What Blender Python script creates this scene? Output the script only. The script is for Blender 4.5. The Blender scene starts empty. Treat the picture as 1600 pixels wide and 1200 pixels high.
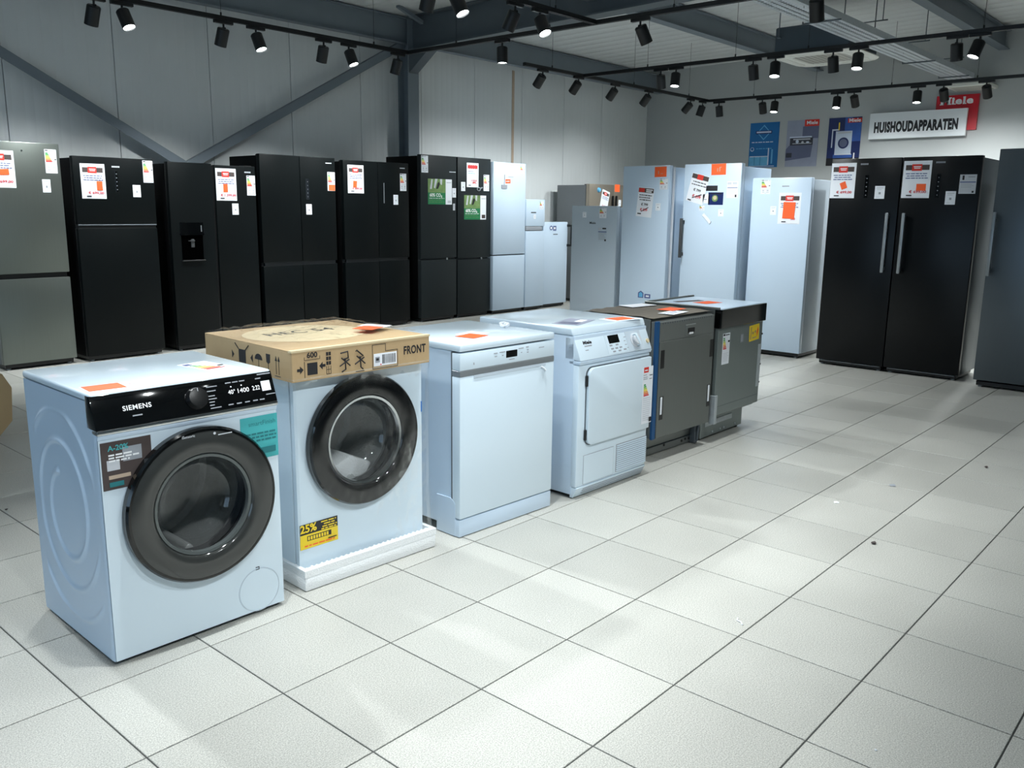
import bpy, bmesh, math, random
from mathutils import Matrix, Vector
random.seed(7)
scene = bpy.context.scene
COL = scene.collection
R = math.radians

# ------------------------------------------------------------------ camera, world, exposure
def srgb(r, g, b):
    f = lambda c: (c / 255) / 12.92 if c / 255 <= .04045 else ((c / 255 + .055) / 1.055) ** 2.4
    return (f(r), f(g), f(b), 1)

cam = bpy.data.objects.new('camera', bpy.data.cameras.new('camera'))
COL.objects.link(cam)
cam.data.sensor_width = 36.0
cam.data.lens = 36.0 * 1349.0 / 1600.0
cam.data.clip_start = .05
_y, _p, _r = R(41.464), R(-11.48), R(0.705)
_f = Vector((math.cos(_p) * math.cos(_y), math.cos(_p) * math.sin(_y), math.sin(_p)))
_rt = Vector((math.sin(_y), -math.cos(_y), 0)); _up = _rt.cross(_f)
_r2 = math.cos(_r) * _rt + math.sin(_r) * _up; _u2 = -math.sin(_r) * _rt + math.cos(_r) * _up
_m = Matrix((_r2, _u2, -_f)).transposed().to_4x4()
_m.translation = Vector((-.879, -2.437, 1.406))
cam.matrix_world = _m
scene.camera = cam

world = bpy.data.worlds.new('world'); scene.world = world
world.use_nodes = True
world.node_tree.nodes['Background'].inputs[0].default_value = (.6, .65, .7, 1)
world.node_tree.nodes['Background'].inputs[1].default_value = .2
scene.view_settings.view_transform = 'Standard'
scene.view_settings.look = 'None'
scene.view_settings.gamma = 1.0
scene.view_settings.exposure = 0.3
SPOT_W = 82.0                       # radiant power of every track spot
SPOT_COL = (.94, .99, 1.0)

# ------------------------------------------------------------------ materials
MATS = {}
def mat(name, col, rough=.5, metal=0., coat=0., var=0., vscale=8., bump=0., bscale=60., spec=.5, emit=None, stretch=None, island=0.):
    if name in MATS: return MATS[name]
    m = bpy.data.materials.new(name); m.use_nodes = True
    nt = m.node_tree; b = nt.nodes['Principled BSDF']
    b.inputs['Base Color'].default_value = col
    b.inputs['Roughness'].default_value = rough
    b.inputs['Metallic'].default_value = metal
    b.inputs['Coat Weight'].default_value = coat
    b.inputs['Coat Roughness'].default_value = .05
    b.inputs['Specular IOR Level'].default_value = spec
    if emit:
        b.inputs['Emission Color'].default_value = emit[0]
        b.inputs['Emission Strength'].default_value = emit[1]
    tc = None
    if var or bump:
        tc = nt.nodes.new('ShaderNodeNewGeometry').outputs['Position']
        if stretch:
            mp = nt.nodes.new('ShaderNodeMapping'); mp.inputs['Scale'].default_value = stretch
            nt.links.new(tc, mp.inputs['Vector']); tc = mp.outputs['Vector']
    if var:
        n = nt.nodes.new('ShaderNodeTexNoise'); n.inputs['Scale'].default_value = vscale; n.inputs['Detail'].default_value = 4
        nt.links.new(tc, n.inputs['Vector'])
        mx = nt.nodes.new('ShaderNodeMix'); mx.data_type = 'RGBA'
        mx.inputs['A'].default_value = tuple(c * (1 - var) for c in col[:3]) + (1,)
        mx.inputs['B'].default_value = tuple(min(1, c * (1 + var)) for c in col[:3]) + (1,)
        nt.links.new(n.outputs['Fac'], mx.inputs['Factor'])
        nt.links.new(mx.outputs['Result'], b.inputs['Base Color'])
    if bump:
        n = nt.nodes.new('ShaderNodeTexNoise'); n.inputs['Scale'].default_value = bscale; n.inputs['Detail'].default_value = 3
        nt.links.new(tc, n.inputs['Vector'])
        bp = nt.nodes.new('ShaderNodeBump'); bp.inputs['Strength'].default_value = bump; bp.inputs['Distance'].default_value = .01
        nt.links.new(n.outputs['Fac'], bp.inputs['Height']); nt.links.new(bp.outputs['Normal'], b.inputs['Normal'])
    MATS[name] = m
    return m

def film_mat(name, tint, rough, refl, ior=1.45, bump=0., bscale=20.):
    """thin clear sheet: transparent with a Fresnel-weighted mirror"""
    if name in MATS: return MATS[name]
    m = bpy.data.materials.new(name); m.use_nodes = True
    nt = m.node_tree; nt.nodes.clear()
    o = nt.nodes.new('ShaderNodeOutputMaterial'); mix = nt.nodes.new('ShaderNodeMixShader')
    t = nt.nodes.new('ShaderNodeBsdfTransparent'); t.inputs[0].default_value = tint
    g = nt.nodes.new('ShaderNodeBsdfGlossy'); g.inputs['Roughness'].default_value = rough
    g.inputs['Color'].default_value = (.95, .97, 1, 1)
    fr = nt.nodes.new('ShaderNodeFresnel'); fr.inputs['IOR'].default_value = ior
    mul = nt.nodes.new('ShaderNodeMath'); mul.operation = 'MULTIPLY'; mul.inputs[1].default_value = refl; mul.use_clamp = True
    nt.links.new(fr.outputs[0], mul.inputs[0]); nt.links.new(mul.outputs[0], mix.inputs[0])
    nt.links.new(t.outputs[0], mix.inputs[1]); nt.links.new(g.outputs[0], mix.inputs[2]); nt.links.new(mix.outputs[0], o.inputs[0])
    if bump:
        n = nt.nodes.new('ShaderNodeTexNoise'); n.inputs['Scale'].default_value = bscale
        nt.links.new(nt.nodes.new('ShaderNodeNewGeometry').outputs['Position'], n.inputs['Vector'])
        bp = nt.nodes.new('ShaderNodeBump'); bp.inputs['Strength'].default_value = bump; bp.inputs['Distance'].default_value = .03
        nt.links.new(n.outputs['Fac'], bp.inputs['Height']); nt.links.new(bp.outputs['Normal'], g.inputs['Normal']); nt.links.new(bp.outputs['Normal'], fr.inputs['Normal'])
    MATS[name] = m
    return m

def tile_mat():
    m = bpy.data.materials.new('floor_tile'); m.use_nodes = True
    nt = m.node_tree; b = nt.nodes['Principled BSDF']
    pos = nt.nodes.new('ShaderNodeNewGeometry').outputs['Position']
    oi = nt.nodes.new('ShaderNodeObjectInfo')
    n1 = nt.nodes.new('ShaderNodeTexNoise'); n1.inputs['Scale'].default_value = 260; n1.inputs['Detail'].default_value = 2
    n2 = nt.nodes.new('ShaderNodeTexNoise'); n2.inputs['Scale'].default_value = 2.2; n2.inputs['Detail'].default_value = 5
    n3 = nt.nodes.new('ShaderNodeTexVoronoi'); n3.inputs['Scale'].default_value = 95
    for n in (n1, n2, n3): nt.links.new(pos, n.inputs['Vector'])
    r1 = nt.nodes.new('ShaderNodeValToRGB'); r1.color_ramp.elements[0].position = .33; r1.color_ramp.elements[1].position = .68
    r1.color_ramp.elements[0].color = srgb(150, 150, 144); r1.color_ramp.elements[1].color = srgb(200, 199, 192)
    nt.links.new(n1.outputs['Fac'], r1.inputs['Fac'])
    sp = nt.nodes.new('ShaderNodeValToRGB'); sp.color_ramp.elements[0].position = .04; sp.color_ramp.elements[1].position = .12
    sp.color_ramp.elements[0].color = (.45, .44, .42, 1); sp.color_ramp.elements[1].color = (1, 1, 1, 1)
    nt.links.new(n3.outputs['Distance'], sp.inputs['Fac'])
    mu = nt.nodes.new('ShaderNodeMix'); mu.data_type = 'RGBA'; mu.blend_type = 'MULTIPLY'; mu.inputs['Factor'].default_value = .6
    nt.links.new(r1.outputs['Color'], mu.inputs['A']); nt.links.new(sp.outputs['Color'], mu.inputs['B'])
    hs = nt.nodes.new('ShaderNodeHueSaturation')
    mr = nt.nodes.new('ShaderNodeMapRange'); mr.inputs['To Min'].default_value = .93; mr.inputs['To Max'].default_value = 1.06
    nt.links.new(oi.outputs['Random'], mr.inputs['Value'])
    md = nt.nodes.new('ShaderNodeMapRange'); md.inputs['From Min'].default_value = .3; md.inputs['From Max'].default_value = .7
    md.inputs['To Min'].default_value = .94; md.inputs['To Max'].default_value = 1.05
    nt.links.new(n2.outputs['Fac'], md.inputs['Value'])
    mm = nt.nodes.new('ShaderNodeMath'); mm.operation = 'MULTIPLY'
    nt.links.new(mr.outputs['Result'], mm.inputs[0]); nt.links.new(md.outputs['Result'], mm.inputs[1]); nt.links.new(mm.outputs[0], hs.inputs['Value'])
    nt.links.new(mu.outputs['Result'], hs.inputs['Color']); nt.links.new(hs.outputs['Color'], b.inputs['Base Color'])
    rr = nt.nodes.new('ShaderNodeMapRange'); rr.inputs['To Min'].default_value = .30; rr.inputs['To Max'].default_value = .46
    nt.links.new(n2.outputs['Fac'], rr.inputs['Value']); nt.links.new(rr.outputs['Result'], b.inputs['Roughness'])
    b.inputs['Specular IOR Level'].default_value = .45
    return m

M_TILE = tile_mat()
M_GROUT = mat('grout', srgb(70, 71, 69), .9, var=.15, vscale=30)
M_WALLP = mat('wall_panel', srgb(214, 218, 218), .45, var=.04, vscale=3)
M_WALLR = mat('plaster', srgb(178, 181, 180), .8, var=.03, vscale=2, bump=.1, bscale=120)
M_CEIL = mat('ceiling_sheet', srgb(208, 211, 210), .5, var=.03, vscale=3)
M_STEEL = mat('painted_steel', srgb(112, 122, 130), .5, var=.06, vscale=6)
M_STEELD = mat('painted_steel_dark', srgb(84, 92, 98), .5, var=.06, vscale=6)
M_WHITE = mat('white_enamel', srgb(212, 228, 239), .22, coat=.3, var=.01, vscale=3)
M_WHITE2 = mat('white_enamel_cool_shade', srgb(198, 216, 233), .3, coat=.2, var=.01, vscale=3)  # bluish shade of the appliance sides put into the enamel; fridge doors share it
M_WGREY = mat('white_grey_enamel', srgb(190, 203, 214), .35, var=.01)
M_BLACKP = mat('black_plastic', srgb(16, 17, 18), .35, var=.1)
M_BLACKG = mat('black_gloss', srgb(5, 6, 7), .06, coat=.3, var=.1)
M_SMOKE = mat('smoked_panel', srgb(50, 52, 51), .12, coat=.4, var=.05)
M_CHROME = mat('chrome', srgb(205, 208, 210), .15, 1., var=.03)
M_DRUM = mat('drum_steel', srgb(205, 208, 208), .3, .45, var=.12, vscale=40, bump=.25, bscale=90)
M_GREYRING = mat('glass_edge', srgb(92, 98, 98), .2, .3)
M_RUBBER = mat('rubber', srgb(60, 62, 64), .6, var=.05)
M_COVER = film_mat('cover_glass', (.93, .94, .94, 1), .03, 1.3)
M_GLASS = film_mat('bowl_glass', (.95, .96, .96, 1), .02, 1.5)
M_FILM = film_mat('plastic_film', (.97, .978, .983, 1), .14, .2, bump=.2, bscale=9)
M_CARD = mat('cardboard', srgb(176, 150, 112), .8, var=.06, vscale=12, bump=.1, bscale=40)
M_CARDL = mat('cardboard_light', srgb(206, 188, 152), .8, var=.04)
M_FOAM = mat('foam', srgb(234, 237, 238), .75, var=.02, bump=.35, bscale=160)
M_BSTEEL = mat('black_steel', srgb(6, 11, 12), .42, .05, var=.06, vscale=3, stretch=(60, 60, 1), spec=.2)
M_BSIDE = mat('black_side', srgb(4, 5, 6), .55, var=.1, spec=.15)
M_DSTEEL = mat('dark_steel', srgb(34, 40, 42), .45, .1, var=.05, vscale=3, stretch=(60, 60, 1), spec=.3)
M_BGLOSS = mat('black_fridge', srgb(4, 7, 10), .3, .0, var=.06, vscale=3, spec=.25)
M_INOX = mat('stainless', srgb(124, 130, 125), .36, .85, var=.05, vscale=4, stretch=(40, 40, .6))
M_INOXD = mat('stainless_dark', srgb(92, 100, 106), .36, .7, var=.05, vscale=4, stretch=(40, 40, .6))
M_INOXW = mat('stainless_warm', srgb(168, 158, 144), .36, .8, var=.05, vscale=4, stretch=(40, 40, .6))
M_GREYSIDE = mat('grey_side', srgb(112, 116, 119), .45, .2, var=.04)
M_SHEET = mat('bare_sheet_steel', srgb(128, 132, 130), .36, .6, var=.05, vscale=4, stretch=(40, 40, .6))
M_GALV = mat('galvanised', srgb(186, 193, 197), .4, .35, var=.15, vscale=30)
M_BLUE = mat('blue_tape', srgb(16, 74, 122), .5, var=.05)
M_HAND = mat('handle_metal', srgb(138, 144, 148), .35, .45, var=.04)
M_RAIL = mat('track_black', srgb(14, 15, 16), .45, var=.1)
M_PAPER = mat('paper', srgb(232, 236, 242), .7, var=.01)
M_ORANGE = mat('orange_card', srgb(247, 98, 42), .7, var=.03)
M_RED = mat('print_red', srgb(214, 52, 40), .7)
M_PINK = mat('print_price', srgb(205, 60, 70), .7)
M_BANNER = mat('print_banner', srgb(72, 62, 60), .7)
M_INK = mat('print_ink', srgb(28, 28, 32), .7)
M_BLUEINK = mat('print_blue', srgb(74, 88, 140), .7)
M_GREY = mat('print_grey', srgb(150, 155, 162), .7)
M_GREYL = mat('print_light_grey', srgb(196, 200, 206), .7)
M_GREEN = mat('print_green', srgb(26, 120, 74), .6)
M_LEAF = mat('print_leaf', srgb(110, 140, 84), .6, var=.5, vscale=25)
M_TEAL = mat('print_teal', srgb(70, 176, 180), .6)
M_TEALD = mat('print_teal_dark', srgb(36, 118, 124), .6)
M_YEL = mat('print_yellow', srgb(246, 214, 42), .6)
M_E = [mat('energy_%d' % i, c, .6) for i, c in enumerate([srgb(0, 140, 70), srgb(70, 170, 60), srgb(180, 205, 60), srgb(245, 225, 50), srgb(245, 170, 50), srgb(235, 110, 45), srgb(215, 40, 45)])]
M_WPRINT = mat('print_white', srgb(236, 238, 240), .6)
M_MREDP = mat('sign_red', srgb(196, 14, 34), .35, var=.02)
M_BROWN = mat('rust_strip', srgb(186, 166, 146), .8, var=.12, vscale=20)
M_LENS = mat('lens', srgb(255, 255, 255), .3, emit=((.92, 1, 1, 1), 26.))
M_DISP = mat('display_digits', srgb(240, 245, 250), .4, emit=((.9, .97, 1, 1), .35))
M_ACW = mat('ac_white', srgb(222, 222, 214), .45)
M_ACIN = mat('ac_intake', srgb(172, 170, 162), .6, bump=.3, bscale=200)
M_ACBOX = mat('ac_casing', srgb(70, 80, 88), .5, .3)

# ------------------------------------------------------------------ mesh builder
_glyph = {}
def glyph(text, bold, spacing=1.0, shear=0.):
    k = (text, bold, spacing, shear)
    if k not in _glyph:
        cu = bpy.data.curves.new('t', 'FONT'); cu.body = text; cu.size = 1; cu.offset = bold; cu.resolution_u = 3
        cu.space_character = spacing; cu.shear = shear; cu.align_x = 'CENTER'; cu.align_y = 'CENTER'
        ob = bpy.data.objects.new('t', cu)
        me = bpy.data.meshes.new_from_object(ob)
        _glyph[k] = ([v.co.copy() for v in me.vertices], [tuple(p.vertices) for p in me.polygons])
        bpy.data.objects.remove(ob); bpy.data.curves.remove(cu); bpy.data.meshes.remove(me)
    return _glyph[k]

class MB:
    def __init__(s): s.v, s.f, s.m = [], [], []
    def add(s, vs, fs, m=0, M=None):
        o = len(s.v)
        s.v += [tuple(M @ Vector(p)) if M is not None else tuple(p) for p in vs]
        s.f += [tuple(i + o for i in f) for f in fs]; s.m += [m] * len(fs)
        return s
    def box(s, x0, x1, y0, y1, z0, z1, m=0, M=None):
        v = [(x, y, z) for z in (z0, z1) for y in (y0, y1) for x in (x0, x1)]
        return s.add(v, [(0, 2, 3, 1), (4, 5, 7, 6), (0, 1, 5, 4), (2, 6, 7, 3), (0, 4, 6, 2), (1, 3, 7, 5)], m, M)
    def rbox(s, x0, x1, y0, y1, z0, z1, r=.006, seg=2, m=0, M=None):
        bm = bmesh.new(); bmesh.ops.create_cube(bm, size=1)
        for v in bm.verts: v.co = Vector((x0 + (v.co.x + .5) * (x1 - x0), y0 + (v.co.y + .5) * (y1 - y0), z0 + (v.co.z + .5) * (z1 - z0)))
        bmesh.ops.bevel(bm, geom=bm.edges[:], offset=r, segments=seg, profile=.5, affect='EDGES')
        return s.bm(bm, m, M)
    def bm(s, bm, m=0, M=None):
        bm.verts.index_update()
        s.add([v.co[:] for v in bm.verts], [tuple(v.index for v in f.verts) for f in bm.faces], m, M); bm.free(); return s
    def prism(s, prof, axis, a, b, m=0, M=None, r=0, seg=2):
        """profile of 2-D points swept along an axis: 'x' uses (y,z), 'y' uses (x,z), 'z' uses (x,y)"""
        n = len(prof)
        def P(q, t): return {'x': (t, q[0], q[1]), 'y': (q[0], t, q[1]), 'z': (q[0], q[1], t)}[axis]
        vs = [P(q, a) for q in prof] + [P(q, b) for q in prof]
        fs = [tuple(range(n - 1, -1, -1)), tuple(range(n, 2 * n))] + [(i, (i + 1) % n, n + (i + 1) % n, n + i) for i in range(n)]
        bm = bmesh.new(); bv = [bm.verts.new(v) for v in vs]
        for f in fs: bm.faces.new([bv[i] for i in f])
        bmesh.ops.recalc_face_normals(bm, faces=bm.faces[:])
        if r: bmesh.ops.bevel(bm, geom=bm.edges[:], offset=r, segments=seg, profile=.5, affect='EDGES')
        return s.bm(bm, m, M)
    def lathe(s, prof, n=48, m=0, M=None, arc=2 * math.pi, close=False):
        """profile of (radius, height) turned about local z"""
        full = abs(arc - 2 * math.pi) < 1e-6; k = n if full else n + 1; L = len(prof)
        vs = [(r * math.cos(arc * i / n), r * math.sin(arc * i / n), h) for i in range(k) for r, h in prof]
        fs = []
        for i in range(n):
            j = (i + 1) % k
            for q in range(L - (0 if close else 1)):
                q2 = (q + 1) % L
                fs.append((i * L + q, j * L + q, j * L + q2, i * L + q2))
        return s.add(vs, fs, m, M)
    def tube(s, pts, r, n=8, m=0, M=None):
        pts = [Vector(p) for p in pts]; vs, fs = [], []
        for i, p in enumerate(pts):
            d = (pts[min(i + 1, len(pts) - 1)] - pts[max(i - 1, 0)]).normalized()
            a = d.orthogonal().normalized() if i == 0 else (a - d * a.dot(d)).normalized()
            b = d.cross(a)
            vs += [tuple(p + a * r * math.cos(2 * math.pi * k / n) + b * r * math.sin(2 * math.pi * k / n)) for k in range(n)]
        for i in range(len(pts) - 1):
            fs += [(i * n + k, i * n + (k + 1) % n, (i + 1) * n + (k + 1) % n, (i + 1) * n + k) for k in range(n)]
        fs += [tuple(range(n - 1, -1, -1)), tuple((len(pts) - 1) * n + k for k in range(n))]
        return s.add(vs, fs, m, M)
    def text(s, t, size, M, m=0, bold=.0, spacing=1., sx=1., shear=0.):
        v, f = glyph(t, bold, spacing, shear)
        return s.add([(p.x * size * sx, p.y * size, 0) for p in v], f, m, M)
    def fit(s, t, w, h, M, m=0, bold=.02, spacing=1., shear=0.):
        v, f = glyph(t, bold, spacing, shear)
        xs, ys = [p.x for p in v], [p.y for p in v]; cx, cy = (min(xs) + max(xs)) / 2, (min(ys) + max(ys)) / 2
        kx, ky = w / (max(xs) - min(xs)), h / (max(ys) - min(ys))
        return s.add([((p.x - cx) * kx, (p.y - cy) * ky, 0) for p in v], f, m, M)
    def build(s, name, mats, parent=None, loc=None, rotz=0, sharp=35, flat=False):
        me = bpy.data.meshes.new(name); me.from_pydata(s.v, [], s.f)
        for mt in (mats if isinstance(mats, (list, tuple)) else [mats]): me.materials.append(mt)
        me.polygons.foreach_set('material_index', s.m)
        if not flat:
            me.polygons.foreach_set('use_smooth', [True] * len(s.f)); me.set_sharp_from_angle(angle=R(sharp))
        me.update()
        return link(name, me, parent, loc, rotz)

def link(name, data, parent=None, loc=None, rotz=0):
    o = bpy.data.objects.new(name, data); COL.objects.link(o)
    if parent: o.parent = parent
    if loc: o.location = loc
    if rotz: o.rotation_euler[2] = rotz
    return o
def tag(o, label, cat, group=None):
    o['label'] = label; o['category'] = cat
    if group: o['group'] = group
    return o
def thing(name, label, cat, loc=(0, 0, 0), rotdeg=0, group=None):
    return tag(link(name, None, None, loc, R(rotdeg)), label, cat, group)
def struct(o): o['kind'] = 'structure'; return o

def FR(x, y, z, face='front', ang=0):
    """frame on a face: u to the right, v up, n out of the face"""
    u, v, n = {'front': ((1, 0, 0), (0, 0, 1), (0, -1, 0)), 'top': ((1, 0, 0), (0, 1, 0), (0, 0, 1)), 'left': ((0, -1, 0), (0, 0, 1), (-1, 0, 0))}[face]
    m = Matrix((u, v, n)).transposed().to_4x4(); m.translation = Vector((x, y, z))
    return m @ Matrix.Rotation(R(ang), 4, 'Z')

def sheet(name, parent, F, w, h, base, prints=(), label=None, thick=.001, loc=None, rotz=0, curl=0.):
    """a printed sheet; F is the frame at its lower left corner. prints: ('r',x0,y0,x1,y1,mat) ('p',[(x,y)..],mat) ('t',text,cx,cy,height,mat,bold) in fractions of the sheet"""
    b = MB()
    if curl:
        n = 8; vs = []
        for i in range(n + 1):
            for q in (0, 1): vs += [(w * i / n, h * q, thick + curl * math.sin(math.pi * i / n * 1.3 + q) ** 2), (w * i / n, h * q, curl * math.sin(math.pi * i / n * 1.3 + q) ** 2)]
        fs = [(4 * i, 4 * i + 4, 4 * i + 6, 4 * i + 2) for i in range(n)] + [(4 * i + 1, 4 * i + 3, 4 * i + 7, 4 * i + 5) for i in range(n)]
        b.add(vs, fs, 0, F)
    else: b.box(0, w, 0, h, 0, thick, 0, F)
    o = b.build(name, base, parent, loc, rotz, flat=True)
    if label: o['label'] = label
    if prints:
        mats, pb = [], MB()
        for k, it in enumerate(prints):
            mt = it[5] if it[0] in 'rt' else it[2]
            if mt not in mats: mats.append(mt)
            mi = mats.index(mt); d = thick + .0004 + .00012 * k
            if it[0] == 'r':
                x0, y0, x1, y1 = it[1] * w, it[2] * h, it[3] * w, it[4] * h
                pb.add([(x0, y0, d), (x1, y0, d), (x1, y1, d), (x0, y1, d)], [(0, 1, 2, 3)], mi, F)
            elif it[0] == 'p':
                pb.add([(x * w, y * h, d) for x, y in it[1]], [tuple(range(len(it[1])))], mi, F)
            else:
                pb.text(it[1], it[4] * 1.35, F @ Matrix.Translation((it[2] * w, it[3] * h, d)), mi, it[6] if len(it) > 6 else 0., sx=it[7] if len(it) > 7 else 1.)
        pb.build('print', mats, o, flat=True)
    return o

def lines(x0, x1, ys, th, mt, jit=.25):
    return [('r', x0, y - th / 2, x1 - random.random() * jit * (x1 - x0), y + th / 2, mt) for y in ys]
def energy_label(parent, x, y, z, w, h, orange=False, ang=0, full=True):
    P = [('r', .05, .93, .3, .975, M_INK), ('r', .35, .935, .7, .965, M_GREY), ('r', .8, .93, .92, .97, M_GREYL)]
    for i in range(7):
        y1 = .86 - i * .058
        P.append(('p', [(.06, y1), (.26 + i * .055, y1), (.31 + i * .055, y1 - .022), (.26 + i * .055, y1 - .044), (.06, y1 - .044)], M_E[i]))
    P += [('p', [(.78, .58), (.95, .61), (.95, .55)], M_INK), ('r', .82, .555, .95, .605, M_INK)]
    if orange: P.append(('r', .12, .02, .98, .33, M_ORANGE))
    else: P += [('r', .1, .36, .9, .375, M_GREYL), ('r', .18, .2, .36, .3, M_GREYL), ('r', .62, .2, .82, .3, M_GREYL), ('r', .15, .12, .4, .14, M_GREY), ('r', .58, .12, .85, .14, M_GREY), ('r', .4, .04, .6, .07, M_GREYL)]
    return sheet('energy_label', parent, FR(x, y, z, ang=ang), w, h, M_PAPER, P, 'white energy label with coloured class bars')
def small_label(parent, x, y, z, w, h, ang=0):
    return sheet('info_label', parent, FR(x, y, z, ang=ang), w, h, M_PAPER, [('r', .15, .82, .85, .88, M_GREYL), ('r', .2, .7, .7, .74, M_GREYL), ('r', .4, .35, .62, .52, M_GREY), ('r', .15, .12, .5, .15, M_GREYL)], 'small white info label')
def price_poster(parent, x, y, z, w=.212, h=.3, ang=0, price='€ 699,00', card=(.6, .2, .84, .44), cardang=0, under=False, label='white price poster with dark banner and orange sticker'):
    P = [('r', .08, .75, .92, .89, M_BANNER), ('r', .3, .73, .66, .91, M_RED), ('r', .38, .79, .6, .81, M_WPRINT), ('r', .36, .83, .62, .855, M_WPRINT)]
    for yy, a, bb in ((.655, .1, .88), (.595, .14, .84), (.535, .1, .9)): P += dashes(a, bb, yy, .022, M_BLUEINK)
    P.append(('t', price, .58, .165, .022 * h / .3, M_PINK, .02, 1.25))
    if card:
        cx, cy, hw, hh = (card[0] + card[2]) / 2, (card[1] + card[3]) / 2, (card[2] - card[0]) / 2, (card[3] - card[1]) / 2
        c, s_ = math.cos(R(cardang)), math.sin(R(cardang)); q = h / w
        P.append(('p', [(cx + (a * hw * c - b * hh * q * s_), cy + (a * hw * s_ / q + b * hh * c)) for a, b in ((-1, -1), (1, -1), (1, 1), (-1, 1))], M_ORANGE))
    P += [('r', .18, .055, .38, .085, M_INK), ('r', .08, .02, .9, .025, M_GREYL)]
    return sheet('price_poster', parent, FR(x, y, z, ang=ang), w, h, M_PAPER, P, label)
def dashes(x0, x1, y, th, mt):
    out, x = [], x0
    while x < x1 - .02:
        e = min(x1, x + .06 + random.random() * .12); out.append(('r', x, y - th / 2, e, y + th / 2, mt)); x = e + .025
    return out

# ------------------------------------------------------------------ the room
XL, XR, YN, YF = -5.0, 12.5, -7.0, 6.3
def zc(y): return 3.69 + .02 * (YF - y)

g = MB(); g.box(XL, XR, YN, YF, -.12, -.0025)
floor = struct(g.build('floor', M_GROUT, flat=True))
TS, GAP = .41216, .0045
def tile_mesh(w, d):
    b = MB(); c = .0012
    x0, x1, y0, y1 = GAP / 2, w - GAP / 2, GAP / 2, d - GAP / 2
    v = [(x0, y0, -.004), (x1, y0, -.004), (x1, y1, -.004), (x0, y1, -.004), (x0, y0, -c), (x1, y0, -c), (x1, y1, -c), (x0, y1, -c), (x0 + c, y0 + c, 0), (x1 - c, y0 + c, 0), (x1 - c, y1 - c, 0), (x0 + c, y1 - c, 0)]
    f = [(0, 1, 5, 4), (1, 2, 6, 5), (2, 3, 7, 6), (3, 0, 4, 7), (4, 5, 9, 8), (5, 6, 10, 9), (6, 7, 11, 10), (7, 4, 8, 11), (8, 9, 10, 11)]
    return v, f
tv, tf = tile_mesh(TS, TS)
tme = bpy.data.meshes.new('floor_tile'); tme.from_pydata(tv, [], tf); tme.materials.append(M_TILE); tme.update()
inv = cam.matrix_world.inverted()
cells = []
for i in range(int(XL / TS) - 1, int(XR / TS) + 1):
    for j in range(int(YN / TS) - 1, int(YF / TS) + 1):
        x, y = i * TS, j * TS
        if x + TS < XL or x > XR or y + TS < YN or y > YF: continue
        pts = [inv @ Vector((x + a * TS, y + b * TS, 0)) for a in (0, 1) for b in (0, 1)] + [inv @ Vector((x + TS / 2, y + TS / 2, 0))]
        vis = any(q.z < -.3 and abs(q.x / q.z) < .60 and abs(q.y / q.z) < .452 for q in pts)
        inside = x >= XL and x + TS <= XR and y >= YN and y + TS <= YF
        cells.append((i, j, (cam.location - Vector((x, y, 0))).length if vis and inside else 1e6, x, y))
cells.sort(key=lambda c: c[2])
rest = MB()
for k, (i, j, dist, x, y) in enumerate(cells):
    if k < 300 and dist < 1e5:
        o = link('floor_tile', tme, floor, (x, y, 0))
    else:
        a, b_ = max(x, XL), max(y, YN); w, d = min(x + TS, XR) - a, min(y + TS, YF) - b_
        if w < .02 or d < .02: continue
        v, f = tile_mesh(w, d); rest.add(v, f, 0, Matrix.Translation((a, b_, 0)))
o = rest.build('floor_tiles', M_TILE, floor, flat=True); o['kind'] = 'stuff'

# long wall of metre-wide sandwich panels
g = MB(); g.box(XL, XR, YF, YF + .1, 0, 4.1); wall_l = struct(g.build('wall_left', M_WALLP, flat=True))
prof = [(.004, 0), (.004, -.02)]
for k in range(10):
    c = .05 + k * .1 + .012 * math.sin(k * 2.3)
    prof += [(c - .008, -.02), (c - .003, -.0191), (c + .003, -.0191), (c + .008, -.02)]
prof += [(.996, -.02), (.996, 0)]
b = MB(); b.prism(prof, 'z', 0, 3.75); pm_ = b.build('wall_panel', M_WALLP, wall_l, (2.13, YF, 0)); pm_.location = (2.13 - 7, YF, 0)
for k in range(-6, 11):
    if 2.13 + k + 1 < XR + .3:
        link('wall_panel', pm_.data, wall_l, (2.13 + k - (0 if k < 10 else 0), YF, 0))
# far wall with the posters, and the two walls behind the camera
g = MB(); g.box(XR, XR + .15, YN, YF + .1, 0, 4.1); struct(g.build('wall_right', M_WALLR, flat=True))
g = MB(); g.box(XL - .15, XL, YN, YF + .1, 0, 4.1); struct(g.build('wall_back', M_WALLR, flat=True))
g = MB(); g.box(XL - .15, XR + .15, YN - .15, YN, 0, 4.1); struct(g.build('wall_near', M_WALLR, flat=True))
# shop window in the wall behind the camera's left shoulder: cool daylight
M_SKYPANE = mat('daylight_pane', (.8, .9, 1, 1), .2, emit=((.50, .74, 1.0, 1), 1.6))
for k in range(4):
    y0 = -4.4 + k * 1.9
    b = MB(); b.box(XL + .012, XL + .02, y0, y0 + 1.7, .5, 2.7); o = struct(b.build('window_%d' % (k + 1), M_SKYPANE, flat=True))
    b = MB()
    for (ya, yb, za, zb) in ((y0 - .06, y0, .44, 2.76), (y0 + 1.7, y0 + 1.76, .44, 2.76), (y0, y0 + 1.7, .44, .5), (y0, y0 + 1.7, 2.7, 2.76)): b.box(XL + .002, XL + .05, ya, yb, za, zb)
    b.build('window_frame', M_STEELD, o, flat=True)
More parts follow.
